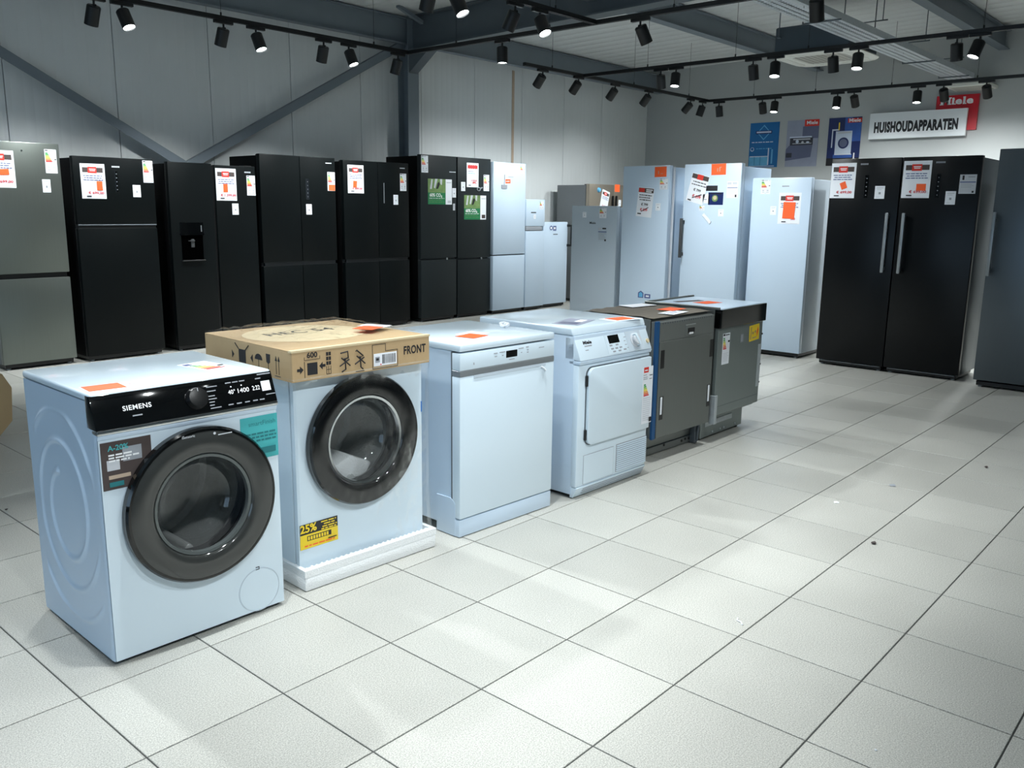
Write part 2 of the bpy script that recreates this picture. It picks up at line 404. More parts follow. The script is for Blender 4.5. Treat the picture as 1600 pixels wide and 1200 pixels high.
# roof sheets
sl = math.atan(.02)
g = MB(); g.add([(XL, YN, zc(YN) + .05), (XR, YN, zc(YN) + .05), (XR, YF, zc(YF) + .05), (XL, YF, zc(YF) + .05), (XL, YN, zc(YN) + .15), (XR, YN, zc(YN) + .15), (XR, YF, zc(YF) + .15), (XL, YF, zc(YF) + .15)],
      [(0, 1, 2, 3), (7, 6, 5, 4), (0, 4, 5, 1), (1, 5, 6, 2), (2, 6, 7, 3), (3, 7, 4, 0)])
ceil = struct(g.build('ceiling', M_CEIL, flat=True))
prof = [(.004, .05), (.004, 0)]
for k in range(4):
    c = .125 + k * .25; prof += [(c - .02, 0), (c - .012, .004), (c + .012, .004), (c + .02, 0)]
prof += [(.996, 0), (.996, .05)]
b = MB(); b.prism(prof, 'y', 0, YF - YN)
cp = b.build('ceiling_panel', M_CEIL, ceil); cp.location = (XL, YN, zc(YN)); cp.rotation_euler[0] = -sl
for k in range(1, 17):
    o = link('ceiling_panel', cp.data, ceil, (XL + k, YN, zc(YN))); o.rotation_euler[0] = -sl

def hprof(w, h, tf_, tw):  # I section, centred in x, bottom at z=0
    return [(-w / 2, 0), (w / 2, 0), (w / 2, tf_), (tw / 2, tf_), (tw / 2, h - tf_), (w / 2, h - tf_), (w / 2, h), (-w / 2, h), (-w / 2, h - tf_), (-tw / 2, h - tf_), (-tw / 2, tf_), (-w / 2, tf_)]
# column: flanges parallel to the wall
b = MB(); b.prism([(6.73 + q[0], 5.985 + q[1]) for q in hprof(.18, .19, .012, .009)], 'z', 0, 3.66)
o = struct(b.build('steel_column', M_STEEL)); o['label'] = 'grey steel column standing against the panelled wall'
# rafter from the column into the hall
b = MB(); b.prism(hprof(.19, .40, .014, .01), 'y', 0, 12.9)
raf = struct(b.build('roof_beam', M_STEELD)); raf.location = (6.73, 6.0, 3.29); raf.rotation_euler = (0, 0, math.pi)
raf.rotation_euler = (sl, 0, math.pi)
b = MB(); b.tube([(.06, .25, .3), (.52, .34, .40)], .03, 4); b.build('fly_brace', M_STEEL, raf)
b = MB(); b.prism([(.0, -.26), (.0, .0), (.4, .0)], 'x', -.07, .07); b.build('haunch_plate', M_STEELD, raf)
# eave beam and purlins along the hall
for k, (y, zb, h, w) in enumerate([(6.06, 3.38, .3, .1), (3.24, 3.5, .24, .13), (.74, 3.55, .24, .13), (-1.75, 3.6, .24, .13)]):
    for (xa, xb) in ((XL, 6.72), (6.74, XR)):
        b = MB(); b.prism(hprof(w, h, .01, .008), 'x', xa, xb); o = struct(b.build('eave_beam' if k == 0 else 'purlin_beam', M_STEEL)); o.location = (0, y, zb)
# crossed wind bracing between the columns
for s_ in (1, -1):
    p0, p1 = Vector((3.74 - s_ * 2.98, 6.135 + .006 * s_, 3.40)), Vector((3.74 + s_ * 2.98, 6.135 + .006 * s_, .18))
    d = (p1 - p0).normalized(); up = d.cross(Vector((0, 1, 0))).normalized()
    if up.z < 0: up = -up
    M = Matrix((d, Vector((0, 1, 0)), up)).transposed().to_4x4(); M.translation = p0
    b = MB(); L = (p1 - p0).length
    b.prism([(-.004, -.045), (.004, -.045), (.004, .037), (.06, .037), (.06, .045), (-.004, .045)], 'x', 0, L, 0, M)
    struct(b.build('bracing_beam', M_STEEL))
b = MB(); b.rbox(8.905, 8.955, YF - .027, YF - .018, 0, 3.36, .002, 1); struct(b.build('trim_1', M_BROWN))
b = MB(); b.box(10.98, XR, YF - .024, YF - .019, 0, 3.38); b.box(10.98, 11.02, YF - .03, YF - .019, 0, 3.38)
# ------------------------------------------------------------------ track lighting
ZT = 3.0
def rail(p0, p1, label, wires):
    p0, p1 = Vector(p0), Vector(p1); d = p1 - p0; L = d.length
    t = thing('track_rail', label, 'light track', (p0.x, p0.y, ZT), math.degrees(math.atan2(d.y, d.x)), 'ceiling light tracks')
    b = MB(); b.prism([(-.019, -.018), (-.006, -.018), (-.006, -.006), (.006, -.006), (.006, -.018), (.019, -.018), (.019, .018), (-.019, .018)], 'x', 0, L); b.build('rail_body', M_RAIL, t)
    for w in wires:
        q = p0 + d * (w / L); h = zc(q.y) - ZT
        b = MB(); b.tube([(w, 0, .018), (w, 0, h + .01)], .0022, 5); b.lathe([(.0, .05), (.008, .045), (.008, .018), (.0, .018)], 8, 0, Matrix.Translation((w, 0, 0))); b.build('hanger_wire', M_RAIL, t)
rail((-3.2, 4.77), (5.58, 4.77), 'black track rail running along the fridge row below the cross bracing', [5.0, 6.6, 8.3])
rail((5.56, 4.7505), (5.56, -5.2), 'black track rail crossing the hall from the steel column', [.7, 1.9, 3.2, 5.5])
rail((-3.2, 2.33), (5.54, 2.33), 'black track rail joining the crossing rail at a tee above the washers', [6.4, 8.2])
rail((6.84, 4.26), (11.02, 4.26), 'black track rail with free end in front of the panelled wall', [.5, 2.2, 3.6])
rail((7.94, 4.24), (7.94, -4.2), 'black track rail passing under the ceiling cassette', [.9, 2.0, 2.8, 4.4])
rail((11.0, 4.24), (11.0, -4.2), 'black track rail nearest the poster wall', [.7, 1.6, 2.6, 3.6])
rail((-3.2, -.15), (5.54, -.15), 'black track rail above the front of the washer row, over the frame', [])
rail((-3.2, -2.6), (5.54, -2.6), 'black track rail above the photographer, over the frame', [])

hb = MB(); hb.lathe([(.0, .0), (.045, .0), (.052, -.008), (.052, -.15), (.047, -.15), (.044, -.136), (.0, -.136)], 28)
head_me = None
def spot(x, y, aim, along, label, watt=1.0, size=92):
    """a cylindrical head on its adapter; aim is the direction of the beam"""
    global head_me
    t = thing('track_spotlight', label, 'spotlight', (x, y, ZT), 0 if along == 'x' else 90, 'cylindrical track spotlights')
    b = MB(); b.rbox(-.09, .09, -.017, .017, -.046, -.0185, .003, 1); b.build('adapter', M_RAIL, t)
    b = MB(); b.tube([(0, 0, -.045), (0, 0, -.085)], .009, 8); b.rbox(-.012, .012, -.02, .02, -.1, -.075, .003, 1); b.build('swivel_stem', M_RAIL, t)
    a = Vector(aim).normalized()
    if along == 'y': a = Matrix.Rotation(R(-90), 3, 'Z') @ a
    q = Vector((0, 0, -1)).rotation_difference(a)
    if head_me is None:
        ho = hb.build('lamp_head', M_RAIL, t); head_me = ho.data
    else: ho = link('lamp_head', head_me, t)
    ho.location = Vector((0, 0, -.084)) ; ho.rotation_mode = 'QUATERNION'; ho.rotation_quaternion = q
    lb = MB(); lb.lathe([(.0, -.142), (.03, -.1415), (.0455, -.139)], 24)
    lb.build('lens', M_LENS, ho)
    ld = bpy.data.lights.new('spot_light', 'SPOT'); ld.energy = SPOT_W * watt; ld.color = SPOT_COL
    ld.spot_size = R(size); ld.spot_blend = 1.0; ld.shadow_soft_size = .045
    lo = link('spot_light', ld, ho); lo.location = (0, 0, -.158)
T1 = 'black spotlight over the fridge row, '
for x, aim, tx in [(2.31, (-.05, .45, -1), 'first dark one from the picture edge'), (2.53, (.15, -.45, -1), 'lit one nearest the picture edge'), (3.42, (-.05, .42, -1), 'dark one above the side-by-side fridge'),
                   (3.74, (.12, -.40, -1), 'lit one left of the bracing tip'), (4.48, (.05, .40, -1), 'dark one before the rail corner'), (4.78, (.12, -.40, -1), 'lit one before the rail corner'), (5.42, (-.05, .35, -1), 'dark one against the steel column')]:
    spot(x, 4.77, aim, 'x', T1 + tx, 1.8 if aim[1] > 0 else 1.0)
J = 'black spotlight on the tee rail, '
for x, aim, tx in [(3.60, (.1, .5, -1), 'dark one cut by the picture top'), (3.84, (.1, -.5, -1), 'lit one cut by the picture top'), (4.50, (-.1, .5, -1), 'dark one near the tee'), (4.80, (-.1, -.55, -1), 'lit one near the tee')]:
    spot(x, 2.33, aim, 'x', J + tx, 1.5 if aim[1] < 0 else .8)
T2 = 'black spotlight on the crossing rail, '
for y, aim, tx in [(3.43, (-.02, -.05, -1), 'pointing straight down'), (1.87, (.55, -.2, -1), 'unlit-looking one facing the black fridges'), (.36, (.5, .1, -1), 'one cut by the picture top beside the cable tray')]:
    spot(5.56, y, aim, 'y', T2 + tx, 2.4 if 1 < y < 3 else 1.7 if y > 3 else .35)
T3 = 'black tilted spotlight before the panelled wall, '
for x, aim, tx in [(7.17, (.05, .9, -1), 'first from the rail end'), (7.85, (.05, .9, -1), 'second from the rail end'), (8.62, (.05, .9, -1), 'third from the rail end'), (9.40, (.05, .9, -1), 'fourth from the rail end'), (10.5, (.0, 1.0, -1), 'fifth, just before the rail corner'), (10.84, (-.1, .3, -1), 'last one, at the rail corner')]:
    spot(x, 4.26, aim, 'x', T3 + tx, .85 if aim[1] > .6 else .7)
T5 = 'black spotlight on the poster wall rail, '
for y, aim, tx in [(4.08, (.25, .0, -1), 'dark one right of the corner'), (3.40, (.45, .05, -1), 'dark one above the blue poster'), (3.21, (-.25, -.05, -1), 'lit one above the blue poster'), (2.33, (-.25, -.05, -1), 'lit one above the washing machine poster'),
                   (2.11, (.7, 0, -1), 'dark one above the washing machine poster'), (1.31, (-.2, -.05, -1), 'lit one above the white department sign'), (1.01, (.75, 0, -1), 'dark one before the red sign'), (.53, (.75, -.05, -1), 'dark one right of the red sign')]:
    spot(11.0, y, aim, 'y', T5 + tx, (1.15 if y < 1.5 else 1.1 if y < 2.5 else .9) if aim[0] > 0 else .6, 108 if aim[0] > .5 else 92)
T4 = 'black spotlight on the cassette rail, '
for y, aim, tx in [(3.16, (.35, .1, -1), 'first dark one from the tee'), (2.96, (-.2, -.05, -1), 'first lit one from the tee'), (2.03, (.3, 0, -1), 'dark one left of the cassette'), (1.78, (-.25, -.1, -1), 'lit one left of the cassette'),
                   (1.18, (.3, 0, -1), 'dark one below the cassette'), (.93, (-.25, -.05, -1), 'lit one right of the cassette'), (.05, (.3, 0, -1), 'dark one near the picture edge'), (-.14, (-.3, .25, -1), 'lit one near the picture edge')]:
    spot(7.94, y, aim, 'y', T4 + tx)
for y, aim in [(-.9, (.3, 0, -1)), (-1.2, (-.3, 0, -1)), (-2.3, (.3, 0, -1)), (-2.5, (-.3, 0, -1))]:
    spot(7.94, y, aim, 'y', 'black track spotlight beyond the picture edge on the cassette rail'); spot(11.0, y, aim, 'y', 'black track spotlight beyond the picture edge on the wall rail')
spot(11.0, -.14, (-.8, -.05, -1), 'y', 'black spotlight on the poster wall rail, just beyond the picture edge')
for y, aim in [(-1.7, (-.3, .3, -1))]: spot(5.56, y, aim, 'y', 'black track spotlight beyond the picture edge on the crossing rail', .35)
for x in (.1, 1.3):
    spot(x, 4.77, (0, .4, -1), 'x', 'black track spotlight outside the picture over the fridge row')
    spot(x + .1, 2.33, (.1, -.8, -1), 'x', 'black track spotlight outside the picture on the tee rail', 2.2, 80)
for x, aim in [(.4, (-.03, -.2, -1)), (1.6, (-.05, -.16, -1)), (2.7, (.05, -.2, -1)), (3.75, (.0, -.28, -1))]:
    spot(x, -.15, aim, 'x', 'black track spotlight outside the picture above the washer row', 2.3 if x < 2 else 1.55, 70)
for x, aim in [(-.2, (.2, .85, -1)), (1.1, (.1, .85, -1)), (2.4, (.1, .95, -1))]:
    spot(x, -2.6, aim, 'x', 'black track spotlight outside the picture above the photographer', 1.5, 66)

# ------------------------------------------------------------------ ceiling services
t = thing('cable_tray', 'perforated galvanised cable tray hung on rods below the ceiling', 'cable tray', (5.2, .9, 3.13))
b = MB(); nx, ny = 264, 9; dx, dy = 6.65 / nx, .3 / ny
b.add([(i * dx, j * dy, 0) for i in range(nx + 1) for j in range(ny + 1)], [(i * (ny + 1) + j, (i + 1) * (ny + 1) + j, (i + 1) * (ny + 1) + j + 1, i * (ny + 1) + j + 1) for i in range(nx) for j in range(ny) if not (i % 2 and j % 2)])
b.build('perforated_base', M_GALV, t, flat=True)
for y in (0, .3):
    b = MB(); b.prism([(y - .002, 0), (y + .002, 0), (y + .002, .06), (y + (.012 if y == 0 else -.012), .06), (y + (.012 if y == 0 else -.012), .064), (y - .002, .064)], 'x', 0, 6.65); b.build('side_rail', M_GALV, t)
b = MB(); b.tube([(0, .12, .02), (2, .16, .022), (4, .1, .02), (6.6, .14, .022)], .011, 8); b.build('cable', M_RAIL, t)
b = MB(); b.tube([(0, .2, .02), (2.4, .18, .022), (5, .22, .02), (6.6, .2, .022)], .009, 8); b.build('cable', M_STEELD, t)
for x in (2.1, 3.5, 4.9, 6.3):
    b = MB(); b.tube([(x, -.03, -.008), (x, .33, -.008), (x, .33, .22), (x, .05, .22)], .008, 6); b.tube([(x, .1, .22), (x, .1, .66)], .005, 6); b.build('hanger_bracket', M_STEELD, t)

t = thing('ceiling_cassette', 'white square air conditioning cassette hanging below the ceiling', 'air conditioner', (9.14, 1.76, 3.1))
b = MB(); b.rbox(-.42, .42, -.42, .42, .04, .32, .02, 2); b.build('casing', M_ACBOX, t)
b = MB(); n = 40
def squircle(r, k): a = 2 * math.pi * k / 40; c, s = math.cos(a), math.sin(a); q = (abs(c) ** 6 + abs(s) ** 6) ** (-1 / 6); return (r * q * c, r * q * s)
rings = [(.48, .035), (.485, .022), (.46, .004), (.40, .0), (.30, .003), (.29, .012)]
vs = [(*squircle(r, k), z) for r, z in rings for k in range(n)]
b.add(vs, [(i * n + k, i * n + (k + 1) % n, (i + 1) * n + (k + 1) % n, (i + 1) * n + k) for i in range(len(rings) - 1) for k in range(n)]); b.build('fascia', M_ACW, t)
b = MB(); b.rbox(-.285, .285, -.285, .285, .008, .016, .003, 1)
for k in range(9): b.box(-.26, .26, -.24 + k * .06 - .004, -.24 + k * .06 + .004, .003, .009)
b.build('intake_grille', M_ACIN, t)
for k in range(4):
    M = Matrix.Rotation(k * math.pi / 2, 4, 'Z'); b = MB(); b.rbox(-.25, .25, -.40, -.34, -.006, .004, .003, 1, 0, M); b.build('louvre', M_ACW, t)
for sx in (-1, 1):
    for sy in (-1, 1): b = MB(); b.tube([(sx * .45, sy * .36, .2), (sx * .45, sy * .36, .68)], .006, 6); b.box(sx * .41, sx * .46, sy * .36 - .02, sy * .36 + .02, .2, .21); b.build('hanger_rod', M_STEELD, t)
t = thing('air_vent', 'small flat white louvred vent jutting out above the red sign', 'vent', (12.2, 1.02, 3.06))
b = MB(); b.rbox(-.2, .3, -.26, .26, 0, .045, .005, 1); b.build('housing', M_ACW, t)
for k in range(6): b = MB(); b.box(-.17 + k * .075, -.13 + k * .075, -.22, .22, -.008, .0); b.build('slat', M_ACIN, t)

# ------------------------------------------------------------------ wall graphics (local x runs to the right as seen, i.e. towards -y)
def wall_item(name, label, cat, y_left, z0, w, h, base, thick, prints, group=None, gap=.002):
    o = sheet(name, None, FR(0, 0, 0), w, h, base, prints, thick=thick)
    o.location = (XR - gap, y_left, z0); o.rotation_euler[2] = R(-90)
    return tag(o, label, cat, group)
M_PB = mat('poster_blue', srgb(10, 104, 168), .4, var=.12, vscale=6)
M_PBL = mat('poster_sky', srgb(100, 178, 220), .4, var=.2, vscale=12)
M_PG = mat('poster_lilac_grey', srgb(150, 156, 176), .4, var=.12, vscale=8)
M_PGD = mat('poster_slate', srgb(96, 102, 130), .4, var=.12, vscale=8)
M_PGDD = mat('poster_charcoal', srgb(52, 54, 66), .4, var=.2, vscale=20)
M_PN = mat('poster_navy', srgb(16, 36, 92), .4, var=.25, vscale=7)
M_PNM = mat('poster_royal', srgb(52, 92, 168), .4, var=.25, vscale=9)
M_PW = mat('poster_white', srgb(206, 216, 232), .4)
def diamond(cx, cy, a, bb, t_, mt):
    o = [(cx, cy + bb), (cx + a, cy), (cx, cy - bb), (cx - a, cy)]; i = [(cx, cy + bb - t_), (cx + a - t_, cy), (cx, cy - bb + t_), (cx - a + t_, cy)]
    return [('p', [o[k], o[(k + 1) % 4], i[(k + 1) % 4], i[k]], mt) for k in range(4)]
def disc(cx, cy, r, q, n=28): return [(cx + r * math.cos(2 * math.pi * k / n), cy + r * q * math.sin(2 * math.pi * k / n)) for k in range(n)]
wall_item('poster', 'blue poster with a white diamond emblem', 'poster', 4.31, 2.105, .495, .695, M_PB, .004,
  diamond(.48, .78, .23, .17, .03, M_PBL) + [('r', .2, .75, .76, .82, M_PN), ('r', .23, .77, .73, .805, M_PW)] + dashes(.08, .85, .565, .02, M_PW) + dashes(.25, .8, .42, .015, M_PBL)
  + [('p', disc(.11, .41, .065, .72), M_PW), ('p', disc(.11, .415, .048, .72), M_PB), ('r', .02, .04, .66, .24, M_PBL), ('r', .04, .235, .66, .255, M_PW), ('r', .66, .05, .7, .43, M_PW), ('r', .78, .08, .83, .4, M_PBL), ('r', .2, .05, .215, .24, M_PB), ('r', .4, .05, .415, .24, M_PB), ('r', .02, .02, .9, .035, M_PW)], 'wall posters')
wall_item('poster', 'grey poster showing an open dishwasher with dishes', 'poster', 3.685, 2.105, .51, .70, M_PG, .004,
  [('r', .5, .6, 1, .86, M_PGD), ('r', .1, .62, .8, .65, M_PW), ('r', .12, .46, .84, .62, M_PGDD), ('r', .22, .575, .76, .60, M_GREYL), ('p', disc(.35, .54, .05, .72), M_PW), ('p', disc(.52, .52, .04, .72), M_GREYL), ('p', disc(.68, .52, .05, .4), M_PW), ('r', .2, .49, .8, .505, M_GREYL),
   ('p', [(.1, .46), (.84, .46), (.8, .2), (.0, .13), (.0, .38)], M_PGD), ('p', [(0, .1), (.7, .18), (1, .1), (1, 0), (0, 0)], M_PG), ('r', .02, .2, .2, .3, M_PGDD), ('r', .55, .86, 1, 1, M_RED), ('t', 'Miele', .78, .93, .055, M_WPRINT, .02, 1.1)], 'wall posters')
wall_item('poster', 'navy poster showing a white washing machine', 'poster', 3.025, 2.105, .495, .70, M_PN, .004,
  [('r', .5, .7, .72, 1, M_PNM), ('r', .72, .5, 1, .88, M_PNM), ('r', 0, 0, 1, .16, M_INK), ('r', .24, .24, .74, .72, M_PW), ('p', disc(.49, .47, .165, .71), M_PN), ('p', disc(.49, .47, .12, .71), M_PGD), ('r', .2, .16, .78, .235, M_PNM), ('r', .24, .225, .76, .24, M_WPRINT), ('r', .12, .38, .155, .76, M_PW), ('r', .12, .735, .34, .765, M_PW), ('r', .31, .74, .345, .9, M_YEL), ('r', .82, .14, .86, .26, M_WPRINT), ('r', .3, .67, .7, .70, M_GREYL),
   ('r', .58, .885, 1, .975, M_RED), ('t', 'Miele', .79, .93, .055, M_WPRINT, .02, 1.1)], 'wall posters')
# red brand panel, then the department sign in front of it
o = sheet('brand_sign', None, FR(0, 0, 0), .54, .47, M_MREDP, [], thick=.045); o.location = (XR - .002, 1.505, 2.54); o.rotation_euler[2] = R(-90)
tag(o, 'square red brand sign with white slab lettering behind the department sign', 'sign')
b = MB(); b.fit('Miele', .415, .098, FR(.265, -.0466, .395), 0, .04, 1.12)
S5 = FR(.265, -.0462, .395)
for x0, y0, x1, y1 in [(-.218, -.049, -.165, -.035), (-.218, .035, -.175, .049), (-.122, -.049, -.07, -.035), (-.112, .035, -.07, .049), (-.058, -.049, -.01, -.036), (-.058, .012, -.03, .025), (.075, -.049, .122, -.036), (.075, .036, .1, .049)]:
    b.add([(x0, y0, 0), (x1, y0, 0), (x1, y1, 0), (x0, y1, 0)], [(0, 1, 2, 3)], 0, S5)
b.build('lettering', M_WPRINT, o, flat=True)
o = sheet('department_sign', None, FR(0, 0, 0), 1.30, .36, mat('sign_white', srgb(224, 228, 230), .4, var=.01), [], thick=.05); o.location = (XR - .07, 2.375, 2.463); o.rotation_euler[2] = R(-90)
tag(o, 'long white department sign with black capital lettering', 'sign')
b = MB(); b.fit('HUISHOUDAPPARATEN', 1.13, .155, FR(.635, -.0512, .16), 0, .06, 1.08); b.build('lettering', M_INK, o, flat=True)
b = MB(); b.rbox(.06, .84, .001, .066, .1, .26, .004, 1); b.build('mounting_block', M_STEELD, o)

# ------------------------------------------------------------------ fridges (local frame: front faces -y, x to the right)
def fridge(name, label, W, D, H, loc, rotdeg, mb, md, doors, plinth=.045, dt=.06, gap=.012, top_lower=.015, round_=.006, feet=True, group=None, cat='fridge', hinge=True, grey=None):
    t = thing(name, label, cat, loc, rotdeg, group)
    b = MB(); b.rbox(.004, W - .004, dt + gap, D, plinth, H - top_lower, .006, 2); b.build('cabinet', mb, t)
    b = MB(); b.box(.012, W - .012, dt * .3 + .02, dt + gap + .004, plinth + .01, H - top_lower - .012); b.build('door_gasket', grey or M_RUBBER, t)
    b = MB(); b.rbox(.02, W - .02, .03, D - .05, .012, plinth + .004, .004, 1); b.build('plinth', M_BLACKP, t)
    for sx in (.05, W - .05):
        b = MB(); b.lathe([(0, 0), (.018, 0), (.018, .012), (.01, .014), (.01, .03)], 12, 0, Matrix.Translation((sx, .055, 0))); b.build('foot', M_HAND, t)
    out = []
    for (x0, x1, z0, z1) in doors:
        b = MB(); b.rbox(x0, x1, 0, dt, z0, z1, round_, 2); out.append(b.build('door', md, t))
    if hinge:
        xs = (.03, W - .11) if len([d for d in doors if d[3] > H - .05]) > 1 else (W - .11,)
        for x in xs: b = MB(); b.rbox(x, x + .08, .015, .12, H - top_lower, H + .004 if top_lower < .012 else H - .002, .004, 1); b.build('hinge_cover', M_BLACKP if md is not M_WHITE2 else M_WGREY, t)
    return t, out
def brand(parent, x0, x1, z, h, mt, y=-.0012):
    b = MB(); n = 7; w = (x1 - x0) / n
    for k in range(n): b.box(x0 + k * w, x0 + k * w + w * .78, y, y + .002, z - h / 2, z + h / 2)
    b.build('brand_badge', mt, parent)
def panelstrip(parent, x0, x1, z0, z1):
    b = MB(); b.rbox(x0, x1, -.0012, .004, z0, z1, .002, 1); o = b.build('touch_display', M_BLACKG, parent)
    b = MB(); cx = (x0 + x1) / 2
    for k in range(5): zz = z0 + (z1 - z0) * (.12 + k * .18); b.box(cx - .004, cx + .004, -.0018, -.0008, zz, zz + .006)
    b.build('icon', M_GREY, o)

# left wall row
t, d = fridge('fridge_freezer', 'stainless steel fridge freezer with dark gap between doors at picture edge', .60, .56, 1.90, (1.66, 5.55, 0), 0, M_GREYSIDE, M_INOX, [(0, .6, .815, 1.90), (0, .6, .05, .772)])
b = MB(); b.box(.02, .58, .022, .05, .765, .82); b.build('handle_recess', M_BLACKP, d[0])
price_poster(t, .022, 0, 1.525, card=(.36, .34, .78, .5), cardang=3); energy_label(t, .478, 0, 1.655, .095, .197); small_label(t, .44, 0, 1.494, .065, .108)
b = MB(); b.lathe([(0, 0), (.007, 0), (.007, .0015), (0, .002)], 10, 0, FR(.30, 0, 1.83)); b.build('badge', M_CHROME, t)

t, d = fridge('fridge_freezer', 'black top freezer fridge with price poster beside its control strip', .72, .575, 1.81, (2.34, 5.5, 0), 0, M_BSIDE, M_BSTEEL, [(0, .72, 1.222, 1.81), (0, .72, .05, 1.19)])
b = MB(); b.rbox(.01, .71, .004, .05, 1.186, 1.226, .003, 1); b.build('handle_recess', M_BLACKP, d[0])
b = MB(); b.rbox(.005, .715, -.003, .02, 1.214, 1.224, .003, 1); b.build('door_trim', M_STEELD, d[0])
price_poster(t, .06, 0, 1.448, card=(.62, .24, .86, .50)); energy_label(t, .62, 0, 1.6, .093, .197); small_label(t, .514, 0, 1.468, .072, .108)
brand(t, .337, .408, 1.73, .013, M_GREYL); panelstrip(t, .36, .386, 1.505, 1.695)

t, d = fridge('side_by_side_fridge', 'black side-by-side fridge with water dispenser in its narrow door', .93, .575, 1.80, (3.195, 5.5, 0), 0, M_BSIDE, M_BSTEEL, [(0, .452, .05, 1.80), (.482, .93, .05, 1.79)])
b = MB(); b.box(.45, .484, .02, .05, .06, 1.78); b.build('grip_channel', M_BLACKP, t)
b = MB(); X0, X1, Z0, Z1 = .085, .328, .88, 1.24
b.rbox(X0, X1, -.004, .0, 1.12, Z1, .0015, 1); b.prism([(X0, 1.118), (X1, 1.118), (X1, 1.135), ((X0 + X1) / 2, 1.126), (X0, 1.135)], 'y', -.014, .001)
b.build('dispenser_panel', M_BLACKG, d[0])
b = MB(); b.box(X0 + .01, X1 - .01, -.0015, .001, Z0, 1.118); b.build('dispenser_recess_shade', mat('recess_shade_black', srgb(2, 2, 2), .8, spec=.0), d[0])  # flat plate on the door; the recess's deep shade is its black colour
b = MB(); b.rbox(X0, X1, -.02, .0, Z0 - .012, Z0, .003, 1); b.build('drip_tray', M_BLACKP, d[0])
b = MB(); b.rbox(.19, .225, -.012, .0, 1.0, 1.08, .004, 1); b.prism([(.165, 1.06), (.225, 1.06), (.225, 1.07), (.165, 1.067)], 'y', -.02, -.002); b.build('dispenser_lever', M_RUBBER, d[0])
b = MB(); b.box(.30, .31, -.007, -.003, 1.15, 1.21); b.build('indicator', M_HAND, d[0])
price_poster(t, .49, 0, 1.45, .222, .31, card=(.34, .26, .56, .52), price='€ 1.399,00'); energy_label(t, .83, 0, 1.505, .096, .196); small_label(t, .654, 0, 1.313, .07, .11); brand(t, .81, .88, 1.732, .013, M_GREYL)

fd = lambda W, H, c: [(0, c - .003, .818, H), (c + .003, W, .818, H), (0, c - .003, .05, .785), (c + .003, W, .05, .785)]
t, d = fridge('four_door_fridge', 'tall black four-door fridge with an orange patch on its energy label', .945, .575, 1.925, (4.18, 5.5, 0), 0, M_BSIDE, M_BSTEEL, fd(.945, 1.925, .485))
b = MB(); b.rbox(.02, .925, .006, .05, .775, .83, .004, 1); b.build('handle_recess', M_BLACKP, t)
b = MB(); b.rbox(.0, .945, .0, .02, .818, .824, .002, 1); b.build('door_trim', M_BSTEEL, t)
energy_label(t, .84, 0, 1.573, .098, .2, True); small_label(t, .55, 0, 1.317, .072, .11); brand(t, .82, .9, 1.867, .011, M_GREYL); panelstrip(t, .555, .60, 1.475, 1.694)
t, d = fridge('four_door_fridge', 'black four-door fridge with a price poster on its upper door', .965, .575, 1.915, (5.235, 5.5, 0), 0, M_BSIDE, M_BSTEEL, fd(.965, 1.915, .495))
b = MB(); b.rbox(.02, .945, .006, .05, .775, .83, .004, 1); b.build('handle_recess', M_BLACKP, t)
b = MB(); b.rbox(.0, .965, .0, .02, .818, .824, .002, 1); b.build('door_trim', M_BSTEEL, t)
price_poster(t, .06, 0, 1.555, .225, .308, card=(.32, .2, .56, .44), cardang=-4); energy_label(t, .828, 0, 1.596, .098, .2); small_label(t, .723, 0, 1.435, .072, .113); brand(t, .828, .905, 1.857, .011, M_GREYL)
b = MB(); b.rbox(.575, .588, -.0015, .003, 1.45, 1.68, .001, 1); b.build('touch_display', M_HAND, t)

def green_poster(t, x, z, extra):
    P = [('r', 0, .46, .73, 1, M_LEAF), ('p', [(.08, .6), (.14, .98), (.2, .98), (.16, .6)], M_GREYL), ('p', [(.24, .66), (.3, 1), (.4, 1), (.3, .62)], M_GREYL), ('p', [(.52, .8), (.5, 1), (.6, 1), (.58, .76)], M_GREYL), ('p', [(.34, .6), (.42, .62), (.5, .8), (.46, .9), (.4, .84)], M_INK), ('r', 0, 0, .73, .46, M_GREEN), ('t', '60% CO₂', .33, .36, .04, M_WPRINT, .03)]
    P += dashes(.05, .68, .24, .018, M_WPRINT) + dashes(.05, .6, .17, .014, M_LEAF) + dashes(.05, .68, .09, .014, M_LEAF) + [('r', .73, 0, 1, 1, M_PAPER), ('r', .77, .86, .97, .88, M_GREY)]
    P += [('r', .82, .06, .96, .16, M_GREYL)] if not extra else [('r', .8, .05, .96, .2, M_BANNER)]
    sheet('eco_poster', t, FR(x, 0, z), .405, .306, M_GREEN, P, 'green and white poster with a nature photo')
t, d = fridge('fridge_freezer', 'dark grey fridge freezer with green poster, hinged next to its black neighbour', .61, .64, 2.035, (6.39, 5.5, 0), 0, M_BSIDE, M_DSTEEL, [(0, .61, .785, 2.035), (0, .61, .05, .768)], group='twin dark grey fridge freezers')
energy_label(t, .015, 0, 1.822, .11, .2); green_poster(t, .12, 1.447, False); small_label(t, .535, 0, 1.535, .066, .114); brand(t, .487, .597, 1.845, .011, M_GREYL)
sheet('hang_tag', t, FR(.545, -.002, 1.375), .035, .085, M_GREYL, [], thick=.003)
b = MB(); b.rbox(.43, .455, -.004, .01, .762, .79, .003, 1); b.build('grip', M_HAND, d[0])
t, d = fridge('fridge_freezer', 'dark grey fridge freezer with price sheet above its green poster', .61, .64, 2.035, (7.022, 5.5, 0), 0, M_GREYSIDE, M_DSTEEL, [(0, .61, .77, 2.035), (0, .61, .05, .753)], group='twin dark grey fridge freezers')
